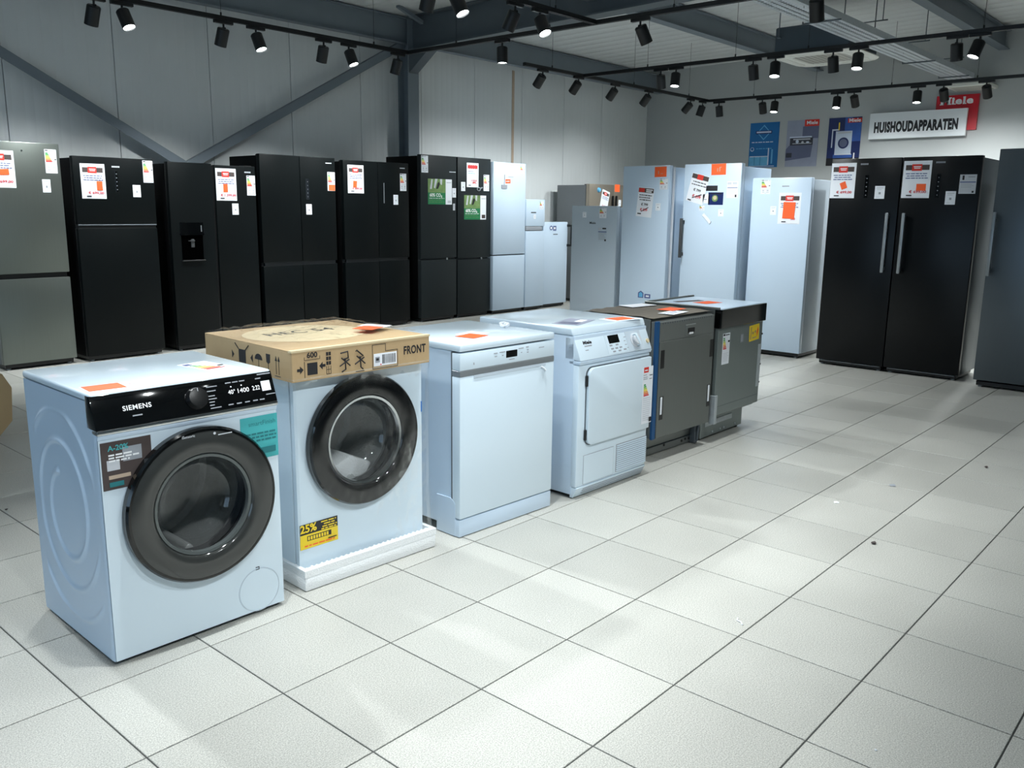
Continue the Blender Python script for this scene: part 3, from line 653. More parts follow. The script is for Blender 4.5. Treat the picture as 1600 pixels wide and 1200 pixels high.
P = [('p', [(.08 + .84 * k / 10, .93 - .04 * (k % 2)) for k in range(11)] + [(.92 - .84 * k / 10, .74 + .04 * (k % 2)) for k in range(11)], M_RED), ('r', .15, .82, .85, .86, M_PINK)] + dashes(.12, .6, .65, .02, M_BLUEINK) + dashes(.12, .7, .57, .02, M_TEAL) + [('t', '€ 999,00', .62, .27, .02, M_PINK, .02), ('t', '899,-', .66, .18, .026, M_RED, .03), ('r', .14, .06, .34, .09, M_INK)]
sheet('price_poster', t, FR(.162, 0, 1.67), .215, .302, M_PAPER, P, 'white price sheet with a red wavy banner')
small_label(t, .06, 0, 1.618, .075, .112); energy_label(t, .475, 0, 1.627, .105, .207); green_poster(t, .115, 1.262, True)
b = MB(); b.tube([(.38 + .03 * math.cos(a * .5), -.006, 1.648 + .02 * math.sin(a * .5)) for a in range(13)], .006, 6); b.tube([(.40, -.006, 1.655), (.445, -.008, 1.67)], .009, 6); b.build('key_bunch', M_GREY, t)
b = MB(); b.rbox(.43, .455, -.004, .01, .745, .773, .003, 1); b.build('grip', M_HAND, d[0])

t, d = fridge('fridge_freezer', 'tall white fridge freezer with hanging tag next to dark grey fridges', .645, .64, 2.005, (7.645, 5.46, 0), 0, M_WGREY, M_WHITE2, [(0, .645, .798, 2.005), (0, .645, .05, .783)], grey=M_STEELD)
energy_label(t, .525, 0, 1.87, .085, .108)
b = MB(); b.tube([(.212, -.003, 1.846), (.21, -.004, 1.78), (.205, -.003, 1.712)], .004, 5); b.build('tag_string', M_GREY, t)
sheet('hang_tag', t, FR(.152, -.004, 1.665), .11, .05, M_GREY, [], thick=.003); sheet('orange_sticker', t, FR(.233, 0, 1.733, ang=2), .1, .054, M_ORANGE, [('r', .1, .4, .8, .6, M_PAPER)]); brand(t, .29, .393, 1.82, .009, M_GREY)
t, d = fridge('fridge_freezer', 'slim white fridge freezer with grey grip bar, lower than the tall one', .405, .56, 1.535, (8.297, 5.45, 0), 0, M_WGREY, M_WHITE2, [(0, .405, 1.17, 1.535), (0, .405, .05, 1.105)])
b = MB(); b.rbox(.0, .35, -.004, .05, 1.112, 1.164, .006, 1); b.build('grip_bar', M_GREY, d[0])
energy_label(t, .285, 0, 1.4, .085, .112); brand(t, .105, .216, 1.357, .016, M_INK); small_label(t, .16, 0, 1.27, .05, .06)
t, d = fridge('freezer', 'low white freezer with black bar handle beside the slim fridge', .56, .58, 1.225, (8.735, 5.5, 0), 0, M_WGREY, M_WHITE2, [(0, .56, .05, 1.225)])
b = MB(); b.tube([(.585, -.05, .88), (.585, -.05, 1.18)], .014, 8); b.rbox(.555, .597, -.06, -.02, .875, .90, .004, 1); b.rbox(.555, .597, -.06, -.02, 1.16, 1.185, .004, 1)
b.box(.545, .575, -.03, .02, .87, .905); b.box(.545, .575, -.03, .02, 1.155, 1.19); b.build('handle', M_BLACKP, d[0])
sheet('logo_sticker', t, FR(.135, 0, 1.092), .165, .098, M_WHITE2, [('p', disc(.25, .5, .22, 1.5), M_BLUEINK), ('p', disc(.25, .5, .12, 1.5), M_WPRINT), ('r', .5, .1, .95, .8, M_BLUEINK), ('r', .6, .3, .85, .62, M_WPRINT)]); brand(t, .226, .33, 1.05, .012, M_INK)
t, d = fridge('french_door_fridge', 'warm stainless double-door fridge with grey side in the wall corner', .91, .62, 1.785, (9.80, 5.5, 0), 0, M_GREYSIDE, M_INOXW, [(0, .635, .75, 1.785), (.641, .91, .75, 1.785), (0, .91, .05, .735)])
price_poster(t, .27, 0, 1.44, .2, .285, -14, card=None); sheet('orange_card', t, FR(.66, 0, 1.682), .13, .112, M_ORANGE); small_label(t, .77, 0, 1.46, .07, .1)
for x in (.585, .675): b = MB(); b.rbox(x, x + .03, -.03, .0, 1.0, 1.62, .006, 1); b.build('handle', M_BLACKP, t)
b = MB(); b.lathe([(0, 0), (.04, 0), (.03, .02), (0, .03)], 16, 0, FR(.24, 0, 1.70)); b.build('blue_tag', M_PBL, t)

# row facing the other way, fronts towards -x
t, d = fridge('fridge', 'short white fridge with dark lettering in front of the stainless double-door fridge', .62, .60, 1.447, (7.06, 3.70, 0), -90, M_WGREY, M_WGREY, [(0, .62, .05, 1.447)])
energy_label(t, .385, 0, 1.315, .095, .112); small_label(t, .154, 0, 1.318, .05, .06); b = MB(); b.text('Miele', .036, FR(.295, -.0012, 1.26), 0, .02, 1, 1.1); b.build('lettering', M_INK, t, flat=True)
sheet('info_label', t, FR(.37, 0, 1.06), .125, .158, M_WGREY, [('r', .05, .8, .4, .95, M_GREYL), ('r', .5, .85, .9, .95, M_INK), ('r', .05, .64, .95, .70, M_BLUEINK)] + lines(.1, .9, [.55, .45, .35, .25, .15], .03, M_GREY) + [('r', .75, .03, .92, .16, M_INK)])
t, d = fridge('fridge', 'tall white fridge with leaning price sheet and a house sticker low on its door', .575, .62, 1.865, (7.06, 3.015, 0), -90, M_WHITE2, M_WHITE2, [(0, .575, .05, 1.865)], dt=.07)
sheet('orange_card', t, FR(.395, 0, 1.747, ang=1), .143, .104, M_ORANGE, [('r', .3, .3, .36, .6, M_BROWN), ('r', .5, .3, .7, .34, M_BROWN)])
energy_label(t, .46, 0, 1.62, .098, .112); small_label(t, .422, 0, 1.405, .06, .075)
P = [('r', .02, .83, .98, .98, M_BANNER), ('r', .04, .84, .4, .97, M_RED), ('r', .5, .91, .92, .95, M_WPRINT), ('r', .5, .85, .85, .89, M_WPRINT)] + dashes(.1, .9, .74, .03, M_INK) + dashes(.1, .8, .66, .03, M_INK) + dashes(.15, .85, .58, .03, M_INK) + [('t', '€ 799', .5, .42, .026, M_INK, .03), ('t', '€ 599', .48, .24, .028, M_PINK, .03), ('p', [(.3, .18), (.34, .17), (.78, .33), (.75, .35)], M_INK), ('r', .1, .08, .34, .12, M_INK)]
sheet('price_poster', t, FR(.178, 0, 1.345, ang=-5), .195, .305, M_PAPER, P, 'white price sheet hanging askew')
sheet('house_sticker', t, FR(.24, 0, .467), .175, .09, M_WHITE2, [('p', [(.05, .1), (.45, .1), (.45, .7), (.25, .95), (.05, .7)], M_BLUEINK), ('p', [(.12, .2), (.38, .2), (.38, .62), (.25, .8), (.12, .62)], M_PBL), ('r', .52, .1, .95, .6, M_BLUEINK), ('r', .62, .25, .85, .45, M_WPRINT)])
b = MB(); b.rbox(.572, .60, .074, .078, .06, 1.85, .001, 1); b.build('edge_trim', M_GREYL, t)
t, d = fridge('fridge', 'tall white fridge with dark bar handle and tilted price sheet', .632, .66, 1.868, (7.06, 2.264, 0), -90, M_WHITE2, M_WHITE2, [(0, .632, .05, 1.868)], dt=.07, top_lower=.03)
sheet('orange_card', t, FR(.305, 0, 1.757, ang=1), .16, .108, M_ORANGE, [('r', .4, .3, .45, .6, M_BROWN), ('r', .55, .3, .6, .7, M_BROWN), ('r', .6, .66, .7, .7, M_BROWN)])
sheet('price_poster', t, FR(.028, 0, 1.512, ang=-14), .2, .285, M_PAPER, [('r', .02, .82, .98, .98, M_BANNER), ('r', .32, .81, .66, .99, M_RED)] + dashes(.15, .9, .72, .03, M_INK) + dashes(.1, .95, .62, .03, M_INK) + [('t', '€ 799', .5, .44, .026, M_INK, .03), ('t', '€ 699', .55, .22, .03, M_PINK, .03), ('p', [(.3, .16), (.34, .14), (.82, .32), (.8, .35)], M_INK), ('r', .1, .04, .3, .08, M_INK)], 'white price sheet hanging tilted')
sheet('black_label', t, FR(.255, 0, 1.604), .128, .052, M_INK); sheet('info_card', t, FR(.225, 0, 1.48), .075, .09, M_PAPER, [('r', .1, .4, .6, .5, M_GREY)])
sheet('photo_card', t, FR(.285, 0, 1.468), .166, .122, M_PN, [('p', disc(.45, .52, .2, 1.36), M_LEAF), ('p', disc(.45, .56, .12, 1.36), M_CARDL), ('r', .1, .85, .9, .93, M_INK)])
sheet('info_label', t, FR(.485, 0, 1.535), .12, .16, M_PAPER, [('r', .05, .8, .4, .95, M_GREYL), ('r', .5, .82, .9, .95, M_GREYL), ('r', .05, .6, .95, .64, M_BLUEINK)] + lines(.1, .9, [.5, .42, .34, .26], .02, M_GREYL) + [('r', .75, .05, .9, .2, M_INK)])
b = MB(); b.rbox(0, .125, -.006, .004, -.016, .016, .003, 1, 0, Matrix.Translation((.24, -.004, 1.375)) @ Matrix.Rotation(R(45), 4, 'Y')); b.build('white_clip', M_PAPER, t)
small_label(t, .405, 0, 1.355, .058, .07); energy_label(t, .19, 0, 1.41, .06, .05)
b = MB(); b.rbox(.004, .034, -.06, -.035, .93, 1.33, .006, 2); b.rbox(.008, .03, -.045, .0, .95, .985, .004, 1); b.rbox(.008, .03, -.045, .0, 1.275, 1.31, .004, 1); b.build('handle', M_RUBBER, d[0])
t, d = fridge('fridge', 'white fridge with large orange sticker covering its price sheet', .60, .62, 1.728, (7.2, 1.578, 0), -90, M_WGREY, M_WHITE2, [(0, .60, .05, 1.728)])
energy_label(t, .09, 0, 1.575, .1, .136); small_label(t, .203, 0, 1.377, .06, .083); price_poster(t, .285, 0, 1.293, .222, .295, card=(.22, .17, .76, .70), cardang=-2, price='     ,00'); brand(t, .308, .38, 1.648, .011, M_GREY)
for (y0, lab, W) in ((.757, 'black single-door fridge with crooked orange sticker, left of the black pair', .613), (.136, 'black single-door fridge with level orange sticker, right of the black pair', .622)):
    right = y0 < .5
    t, d = fridge('fridge', lab, W, .55, 1.88, (7.08, y0, 0), -90, M_INOXD if right else M_BSIDE, M_BGLOSS, [(0, W, .05, 1.88)], group='pair of black fridges')
    if right: price_poster(t, .01, 0, 1.537, .228, .31, card=(.52, .2, .86, .38)); small_label(t, .368, 0, 1.483, .08, .11); brand(t, .268, .343, 1.83, .014, M_GREY); panelstrip(t, .285, .318, 1.535, 1.735)
    else: price_poster(t, .004, 0, 1.535, .222, .308, card=(.42, .26, .66, .46), cardang=22); small_label(t, .405, 0, 1.53, .085, .11); brand(t, .262, .33, 1.83, .014, M_GREY); panelstrip(t, .31, .345, 1.535, 1.735)
    if right: sheet('info_label', t, FR(.466, 0, 1.572), .128, .155, M_GREYL, [('r', .15, .72, .27, .95, M_INK), ('r', .5, .85, .9, .9, M_GREY), ('r', .03, .58, .97, .63, M_BLUEINK)] + lines(.1, .9, [.5, .42, .34], .02, M_GREY) + [('r', .78, .05, .9, .15, M_INK)])
    hx = .062 if right else W - .07
    b = MB(); b.rbox(hx - .014, hx + .014, -.055, -.03, .89, 1.41, .006, 2); b.rbox(hx - .01, hx + .01, -.035, .0, .91, .94, .003, 1); b.rbox(hx - .01, hx + .01, -.035, .0, 1.36, 1.39, .003, 1); b.build('handle', M_HAND, d[0])
    b = MB(); b.rbox(.03, W - .03, .012, .04, .036, .046, .003, 1); b.build('plinth_trim', M_HAND, t)
t, d = fridge('fridge', 'dark steel fridge with long bar handle at the picture edge beside the black pair', .60, .66, 1.915, (6.95, -.635, 0), -90, M_GREYSIDE, M_INOXD, [(0, .60, .06, 1.915)])
b = MB(); b.rbox(.012, .04, -.06, -.035, .92, 1.425, .006, 2); b.rbox(.016, .036, -.04, .0, .95, .98, .003, 1); b.rbox(.016, .036, -.04, .0, 1.37, 1.40, .003, 1); b.build('handle', M_HAND, d[0])

# ------------------------------------------------------------------ washing machine parts shared by the two front loaders
def ring_plate(mb, W, z0, z1, cx, cz, r, y, m=0, n=72, th=.02):
    """flat front plate with a round opening"""
    out = []
    per = [(0, z0), (W, z0), (W, z1), (0, z1)]
    for k in range(n):
        a = 2 * math.pi * k / n; c, s = math.cos(a), math.sin(a)
        tx = ((W - cx) / c if c > 0 else -cx / c) if abs(c) > 1e-9 else 1e9; tz = ((z1 - cz) / s if s > 0 else (z0 - cz) / s) if abs(s) > 1e-9 else 1e9
        q = min(tx, tz); out.append((cx + q * c, cz + q * s))
    for px, pz in per:   # snap the nearest rim point onto each corner
        k = min(range(n), key=lambda i: (out[i][0] - px) ** 2 + (out[i][1] - pz) ** 2); out[k] = (px, pz)
    vs = [(cx + r * math.cos(2 * math.pi * k / n), y, cz + r * math.sin(2 * math.pi * k / n)) for k in range(n)] + [(a, y, b) for a, b in out]
    vs += [(v[0], y + th, v[2]) for v in vs]
    fs = []
    for k in range(n):
        j = (k + 1) % n
        fs += [(k, n + k, n + j, j), (2 * n + k, 2 * n + j, 3 * n + j, 3 * n + k), (k, j, 2 * n + j, 2 * n + k), (n + k, 3 * n + k, 3 * n + j, n + j)]
    mb.add(vs, fs, m)
def front_frame(cx, cz, y): # lathe frame: local z points out of the front
    return FR(cx, y, cz)
def porthole(t, cx, cz, R_, Rg, ring_mat, rim_mat, kind):
    F = front_frame(cx, cz, 0)
    door = MB(); door.lathe([(Rg, .0), (Rg, .022), (Rg + .006, .033), (Rg + .012, .0365), (R_ - .014, .0385), (R_ - .004, .03), (R_ - .004, .006), (Rg, .002)], 96, 0, F, close=True)
    door = door.build('door', ring_mat, t, sharp=50)
    b = MB(); b.lathe([(R_ - .005, .004), (R_, .008), (R_, .03), (R_ - .006, .0385), (R_ - .013, .039), (R_ - .013, .034)], 96, 0, F, close=True); b.build('door_rim', rim_mat, door)
    b = MB(); pr = [(Rg + .002, .026), (Rg - .004, .018), (Rg * .93, -.02), (Rg * .86, -.055), (Rg * .7, -.078), (Rg * .4, -.09), (.0, -.094)]
    b.lathe(pr, 64, 0, F); b.build('glass_bowl', M_GLASS, door)
    b = MB(); b.lathe([(Rg + .004, .022), (Rg + .001, .029), (Rg - .008, .027), (Rg - .01, .012), (Rg - .004, .006)], 64, 0, F, close=True); b.build('glass_ring', M_CHROME if kind == 2 else M_GREYRING, door)
    b = MB(); b.lathe([(Rg + .03, -.02), (Rg + .012, -.03), (Rg + .02, -.05), (Rg + .005, -.06), (Rg + .02, -.075), (Rg + .06, -.08)], 64, 0, F); b.build('door_seal', M_RUBBER, t)
    dr = .235; b = MB(); b.lathe([(Rg + .015, -.085), (dr, -.1), (dr, -.40), (dr - .02, -.415), (.12, -.40), (.1, -.385), (.0, -.385)], 72, 0, F); drum = b.build('drum', M_DRUM, t)
    for k in range(3):
        M = F @ Matrix.Rotation(2 * math.pi * k / 3 + (.55 if kind == 1 else 2.75), 4, 'Z'); b = MB(); b.prism([(dr, -.04), (dr - .055, -.012), (dr - .06, .0), (dr - .055, .012), (dr, .04)], 'z', -.39, -.11, 0, M, r=.006); b.build('drum_lifter', M_DRUM, drum)
    return door
def shell(t, W, D, H0, z0, matl, skip_left=False):
    th = .02
    b = MB(); pr = [(0 if not skip_left else .006, D), (W, D), (W, .006), (W - th, .006), (W - th, D - th), (th, D - th), (th, .03), (0 if not skip_left else .006, .03)]
    b.prism(pr, 'z', z0, H0, 0); b.build('body', matl, t)

# ---------------- washing machine with black panel (nearest)
W, D, H = .605, .565, .858
t = thing('washing_machine', 'white front loader with black display panel and teal sticker, nearest the camera', 'washing machine', (.146, .09, 0), -1.0)
shell(t, W, D, .745, .014, M_WHITE, True)
b = MB(); b.rbox(.006, W, .05, D, .74, .836, .003, 1); b.build('upper_body', M_WHITE, t)
# left side panel with pressed spiral ridges
nx, nz = 110, 170; vs, fs = [], []
def ridge(y, z):
    cy, cz_ = .285, .45; dy, dz = (y - cy), (z - cz_) * .86; r = math.hypot(dy, dz); a = (math.atan2(dz, -dy) - 1.9) % (2 * math.pi)
    s = (r - .105) / .088 - a / (2 * math.pi); k = round(s)
    if k < 0 or k > 3: return 0
    dd = abs(s - k) * .088
    edge = max(0, min(1, min(y - .045, D - .05 - y) / .03)) * max(0, min(1, min(z - .07, .77 - z) / .03))
    return edge * (math.cos(min(1, dd / .0125) * math.pi) * .5 + .5)
for i in range(nx + 1):
    for j in range(nz + 1):
        z = .014 + .82 * j / nz; y0 = .004 + max(0, z - .748) * .37; y = y0 + (D - .002 - y0) * i / nx
        fr = max(0, 1 - y / .025); vs.append((( .004 * fr ** 2) - .007 * ridge(y, z), y, z))
fs = [(i * (nz + 1) + j, i * (nz + 1) + j + 1, (i + 1) * (nz + 1) + j + 1, (i + 1) * (nz + 1) + j) for i in range(nx) for j in range(nz)]
b = MB(); b.add(vs, fs); b.build('side_panel', M_WHITE2, t, sharp=80)
b = MB(); ring_plate(b, W - .008, .016, .742, .298, .465, .20, 0); b.build('front_panel', M_WHITE, t, loc=(.004, 0, 0), sharp=30)
b = MB(); b.rbox(0, W, .03, D + .006, .833, H, .008, 3); b.build('top', M_WHITE, t)
b = MB(); b.rbox(.01, W - .01, .02, D - .02, .0, .02, .004, 1); b.build('plinth', M_BLACKP, t)
# sloping control panel
b = MB(); b.prism([(-.006, .752), (.03, .852), (.06, .852), (.06, .752)], 'x', -.001, W + .001, 0, r=.003); cpnl = b.build('control_panel', M_BLACKG, t)
b = MB(); b.prism([(-.009, .738), (-.009, .753), (.03, .753), (.03, .738)], 'x', 0, W, r=.003); b.build('chrome_strip', M_CHROME, t)
b = MB(); b.prism([(-.002, .722), (-.006, .738), (.03, .738), (.03, .722)], 'x', .002, W - .002, r=.002); b.build('drawer_lip', M_WHITE2, t)
vv = Vector((0, .036, .1)).normalized(); nn = Vector((0, -.1, .036)).normalized()
def CF(x, s, d=.0006): # on the slope: x across, s up the slope
    m = Matrix((Vector((1, 0, 0)), vv, nn)).transposed().to_4x4(); m.translation = Vector((x, -.006, .752)) + vv * s + nn * d; return m
b = MB(); b.fit('SIEMENS', .088, .0155, CF(.132, .056), 0, .02, 1.1); b.build('lettering', M_WPRINT, cpnl, flat=True)
b = MB()
for x, s, w in [(.128, .03, .03)]: b.box(-w / 2, w / 2, -.002, .002, 0, .0006, 0, CF(x, s, 0))
for s in (.082, .068, .052, .042, .032, .022, .012): b.box(0, .016 + random.random() * .022, -.0016, .0016, 0, .0006, 0, CF(.362, s, 0))
for x in (.43, .455, .48, .54): b.box(0, .02, -.0018, .0018, 0, .0006, 0, CF(x, .086, 0))
for x in (.425, .455, .485, .515, .54): b.box(0, .018, -.0018, .0018, 0, .0006, 0, CF(x, .014, 0))
b.box(0, .05, -.002, .002, 0, .0006, 0, CF(.55, .099, 0)); b.box(0, .035, -.0015, .0015, 0, .0006, 0, CF(.568, .028, 0))
b.build('panel_print', M_GREY, cpnl, flat=True)
b = MB(); b.fit('40°', .025, .015, CF(.446, .055), 0, .0); b.fit('1400', .041, .015, CF(.489, .055), 0, .0); b.fit('2:22', .028, .015, CF(.536, .056), 0, .0)
for x in (.447, .485): b.box(-.002, .002, -.002, .002, 0, .0006, 0, CF(x, .072, 0))
b.build('display_digits', M_DISP, cpnl, flat=True)
b = MB(); b.lathe([(.036, 0), (.034, .012), (.031, .02), (.028, .021), (0, .0205)], 40, 0, CF(.322, .052, 0)); knob = b.build('dial', M_BLACKP, t)
b = MB(); b.box(-.001, .001, .02, .03, .0206, .0212, 0, CF(.322, .052, 0)); b.build('dial_mark', M_GREYL, knob)
b = MB(); b.rbox(-.017, .017, -.017, .017, 0, .001, .0004, 1, 0, CF(.574, .058, 0)); b.build('white_sticker', M_PAPER, t)
door = porthole(t, .309, .459, .257, .165, M_SMOKE, M_BLACKG, 1)
b = MB(); b.text('iSensoric', .012, FR(.262, -.0402, .695), 0, .01); b.text('●', .012, FR(.35, -.0402, .69)); b.box(.362, .41, -.0406, -.0398, .682, .685); b.build('door_print', M_GREYL, door, flat=True)
# stickers and service flap
sheet('promo_sticker', t, FR(.463, -.0005, .560), .14, .15, M_TEAL, [('t', 'smartFinish', .58, .83, .016, M_TEALD, .0, 1.05)] + dashes(.12, .95, .60, .04, M_TEALD) + dashes(.1, .95, .52, .04, M_TEALD) + dashes(.4, .95, .44, .04, M_TEALD) + [('r', .5, .12, .92, .26, M_TEALD)], 'teal sticker with dark lettering')
P = [('p', [(.05, .02), (.42, .1), (.62, .45), (.98, .74), (.98, .98), (.05, .98)], M_BANNER), ('r', .42, .55, .8, .85, M_GREY), ('r', .1, .4, .35, .62, M_GREYL), ('r', .12, .22, .55, .30, M_BROWN), ('t', 'A-20%', .34, .86, .017, M_TEAL, .02)] + dashes(.14, .6, .72, .035, M_WPRINT) + dashes(.14, .75, .66, .035, M_WPRINT) + dashes(.14, .55, .60, .035, M_WPRINT) + [('r', .12, .06, .4, .16, M_TEALD)]
b = MB(); sx, sz, sw, sh = .008, .567, .152, .147
sheet('energy_sticker', t, FR(sx, -.0005, sz), sw, sh, M_BANNER, P[1:], 'dark photo sticker partly behind the door')
b = MB(); b.lathe([(.079, 0), (.079, .0012), (.0765, .0012), (.0765, 0)], 56, 0, FR(.505, 0, .092), close=True); fl_ = b.build('service_flap', M_WGREY, t)
b = MB(); b.lathe([(0, .0), (.0755, .0), (.0755, .0008), (0, .0008)], 56, 0, FR(.505, 0, .092)); b.build('flap_cover', M_WHITE, fl_)
b = MB(); b.box(.494, .508, -.0018, 0, .166, .168); b.box(.494, .508, -.0018, 0, .174, .176); b.box(.506, .508, -.0018, 0, .166, .176); b.build('flap_mark', M_INK, t)
# cards lying on its top
def top_card(name, label, cat, base, frame_parent, x, y, z, ang, w, h, prints=(), curl=0., group=None, th=.001):
    o = sheet(name, None, FR(0, 0, 0, 'top'), w, h, base, prints, thick=th, curl=curl)
    px, py, pr = frame_parent; c, s = math.cos(R(pr)), math.sin(R(pr))
    o.location = (px + c * x - s * y, py + s * x + c * y, z); o.rotation_euler[2] = R(pr + ang)
    return tag(o, label, cat, group)
A1 = (.146, .09, -1.0)
top_card('price_card', 'orange card lying on the nearest washing machine', 'card', M_ORANGE, A1, .018, .068, H + .0012, -5, .108, .082, group='orange price cards on the appliances')
top_card('paper_slip', 'white paper slip beside the orange card on the nearest washing machine', 'paper', M_PAPER, A1, .012, .052, H, -5, .19, .10, [('r', .68, .5, .85, .56, M_GREY), ('r', .7, .62, .8, .66, M_PINK)], .0)
top_card('energy_sheet', 'white energy label sheet lying at the back of the nearest washing machine', 'label', M_PAPER, A1, .44, .09, H, 8, .11, .22, [('r', .05, .8, .3, .93, M_BLUEINK)] + [('r', .1, .72 - i * .07, .35 + .07 * i, .76 - i * .07, M_E[i]) for i in range(7)] + [('r', .75, .45, .95, .52, M_INK), ('r', .1, .1, .8, .12, M_GREYL)])

# ---------------- packed washing machine: foam base, machine, cardboard tray, film
AF = (.856, .104, -2.2)
t = thing('foam_base', 'white polystyrene base under the wrapped washing machine', 'foam base', (AF[0], AF[1], 0), AF[2])
b = MB(); b.rbox(0, .642, 0, .64, 0, .06, .01, 2); b.build('slab', M_FOAM, t)
b = MB(); b.prism([(0, 0), (.642, 0), (.642, .64), (0, .64), (0, .025), (.018, .025), (.018, .62), (.624, .62), (.624, .025), (0, .025)], 'z', .055, .083, 0); b.build('rim', M_FOAM, t)
rimp = []
for k in range(27): x = .03 + k * .0225; b = MB(); b.rbox(x, x + .012, .024, .05, .058, .074 + .004 * random.random(), .003, 1); b.build('tooth', M_FOAM, t)
A2 = (.872, .16, -2.2); W2, D2 = .60, .55
t = thing('washing_machine', 'white front loader with wide black porthole, packed under a cardboard tray', 'washing machine', (A2[0], A2[1], .061), A2[2])
shell(t, W2, D2, .835, .0, M_WHITE)
b = MB(); ring_plate(b, W2, .0, .835, .297, .462, .20, 0); b.build('front_panel', M_WHITE, t, sharp=30)
b = MB(); b.rbox(.004, W2 - .004, .01, D2 - .004, .826, .842, .004, 1); b.build('top', M_WHITE, t)
porthole(t, .297, .463, .256, .172, M_BLACKG, M_BLACKG, 2)
b = MB(); b.prism([(-.13, -.2), (.1, -.2), (.135, -.15), (.03, -.10), (-.06, -.135), (-.14, -.16)], 'z', -.3, -.12, 0, FR(.30, 0, .463), r=.01); b.build('transport_foam', M_FOAM, t)
P = [('r', 0, 0, 1, .58, M_YEL), ('t', '25%', .22, .80, .032, M_YEL, .03), ('r', .18, .3, .82, .5, M_INK)] + [('r', .2 + k * .07, .33, .25 + k * .07, .47, M_YEL) for k in range(8)] + dashes(.55, .95, .93, .05, M_YEL) + dashes(.62, .95, .83, .05, M_YEL) + dashes(.58, .97, .73, .05, M_YEL) + dashes(.55, .95, .64, .05, M_YEL) + dashes(.1, .9, .12, .05, M_ORANGE) + [('r', .72, .18, .95, .22, M_INK)]
sheet('promo_sticker', t, FR(.005, -.0008, .083), .168, .097, M_INK, P, 'black and yellow discount sticker')
b = MB(); b.box(W2 - .003, W2 + .0015, -.0015, .03, .52, .565); b.build('blue_tape', mat('tape_blue', srgb(20, 110, 200), .5), t)
# cardboard tray cap
AT = (.835, .105, -2.2); TW, TD = .632, .628
t = thing('cardboard_tray', 'printed cardboard tray capping the wrapped washing machine', 'cardboard tray', (AT[0], AT[1], .796), AT[2])
b = MB(); b.rbox(0, TW, 0, TD, .1085, .112, .0015, 1); b.build('tray_top', M_CARD, t)
for (a0, a1, b0, b1) in ((0, TW, 0, .005), (0, TW, TD - .005, TD), (0, .005, .005, TD - .005), (TW - .005, TW, .005, TD - .005)):
    b = MB(); b.rbox(a0, a1, b0, b1, 0, .1087, .0015, 1); b.build('tray_wall', M_CARD, t)
b = MB(); b.box(-.002, .002 + TW, -.0012, .02, .106, .1135); b.build('folded_edge', M_CARDL, t)
b = MB(); n = 40; b.add([(.29 + .25 * math.cos(2 * math.pi * k / n), .36 + .22 * math.sin(2 * math.pi * k / n), .1126) for k in range(n)], [tuple(range(n))]); rd = b.build('round_print', M_CARDL, t, flat=True)
b = MB(); b.text('HEC 54', .10, FR(.29, .40, .1130, 'top'), 0, .01, 1.1, .9); b.build('lettering', M_INK, rd, flat=True)
pr = MB(); Y = -.0008
def bx(x0, x1, z0, z1, m=0): pr.box(x0, x1, Y, 0, z0, z1, m)
pr.fit('600', .044, .021, FR(.083, Y, .092), 0, .03); bx(.05, .116, .0745, .076); bx(.05, .0515, .0745, .086); bx(.1145, .116, .0745, .086)
pr.box(.062, .104, Y, 0, .02, .064); bx(.05, .052, .012, .07)
def arrow(x, z, s):
    pr.prism([(x, z), (x - s * .014, z + .014), (x - s * .014, z + .005), (x - s * .026, z + .005), (x - s * .026, z - .005), (x - s * .014, z - .005), (x - s * .014, z - .014)], 'y', Y, 0)
arrow(.046, .042, 1); arrow(.112, .048, -1)
pr.build('width_print', M_INK, t, flat=True); pr = MB()
for k in range(3):
    for q in range(2): bx(.142 + q * .011, .151 + q * .011, .048 + k * .017, .061 + k * .017)
for z in (.014, .03): bx(.142, .162, z, z + .002)
bx(.142, .1435, .014, .044); bx(.1605, .162, .014, .044); bx(.151, .1525, .014, .044)
pr.build('stacking_icon', M_INK, t, flat=True); pr = MB()
for (cx, fl2) in ((.222, 1), (.29, -1)):
    pr = MB()
    pr.tube([(cx - .018, Y, .084), (cx + .014 * fl2, Y, .088), (cx + .016, Y, .064), (cx - .006, Y, .06)], .0028, 5); pr.tube([(cx - .022, Y, .036), (cx + .02, Y, .058)], .0028, 5)
    pr.tube([(cx + .002, Y, .06), (cx + .004, Y, .022), (cx - .014 * fl2, Y, .014)], .0028, 5); pr.tube([(cx - .014, Y, .066), (cx + .024, Y, .034)], .0025, 5)
    if fl2 < 0: pr.box(.27, .31, Y, 0, .006, .0085)
    pr.build('handling_icon', M_INK, t, flat=True)
pr = MB()
bx(.348, .47, .006, .008); bx(.348, .35, .006, .1); bx(.348, .412, .098, .1); bx(.41, .412, .07, .1); bx(.41, .47, .07, .072); bx(.468, .47, .006, .072)
pr.build('outline_print', M_INK, t, flat=True)
pr = MB(); pr.fit('FRONT', .112, .034, FR(.556, Y, .062), 0, .03, 1.05); pr.build('lettering', M_INK, t, flat=True)
sheet('barcode_label', t, FR(.354, -.0005, .016), .11, .048, M_PAPER, [('r', .36 + k * .031, .15, .36 + k * .031 + random.choice((.008, .014, .02)), .88, M_INK) for k in range(19)] + [('r', .05, .3, .24, .75, M_GREY), ('r', .08, .45, .2, .65, M_INK), ('p', disc(.28, .12, .03, 1.8), M_RED)])
ps = MB()
def sbx(y0, y1, z0, z1): ps.box(-.0008, 0, y0, y1, z0, z1)
sbx(.315, .365, .03, .08); ps.tube([(-.0008, .39, .10), (-.0008, .365, .08)], .002, 4); ps.tube([(-.0008, .29, .10), (-.0008, .315, .08)], .002, 4)
for y0, s in ((.40, 1), (.28, -1)): ps.prism([(y0, .055), (y0 + s * .016, .07), (y0 + s * .016, .04)], 'x', -.0008, 0)
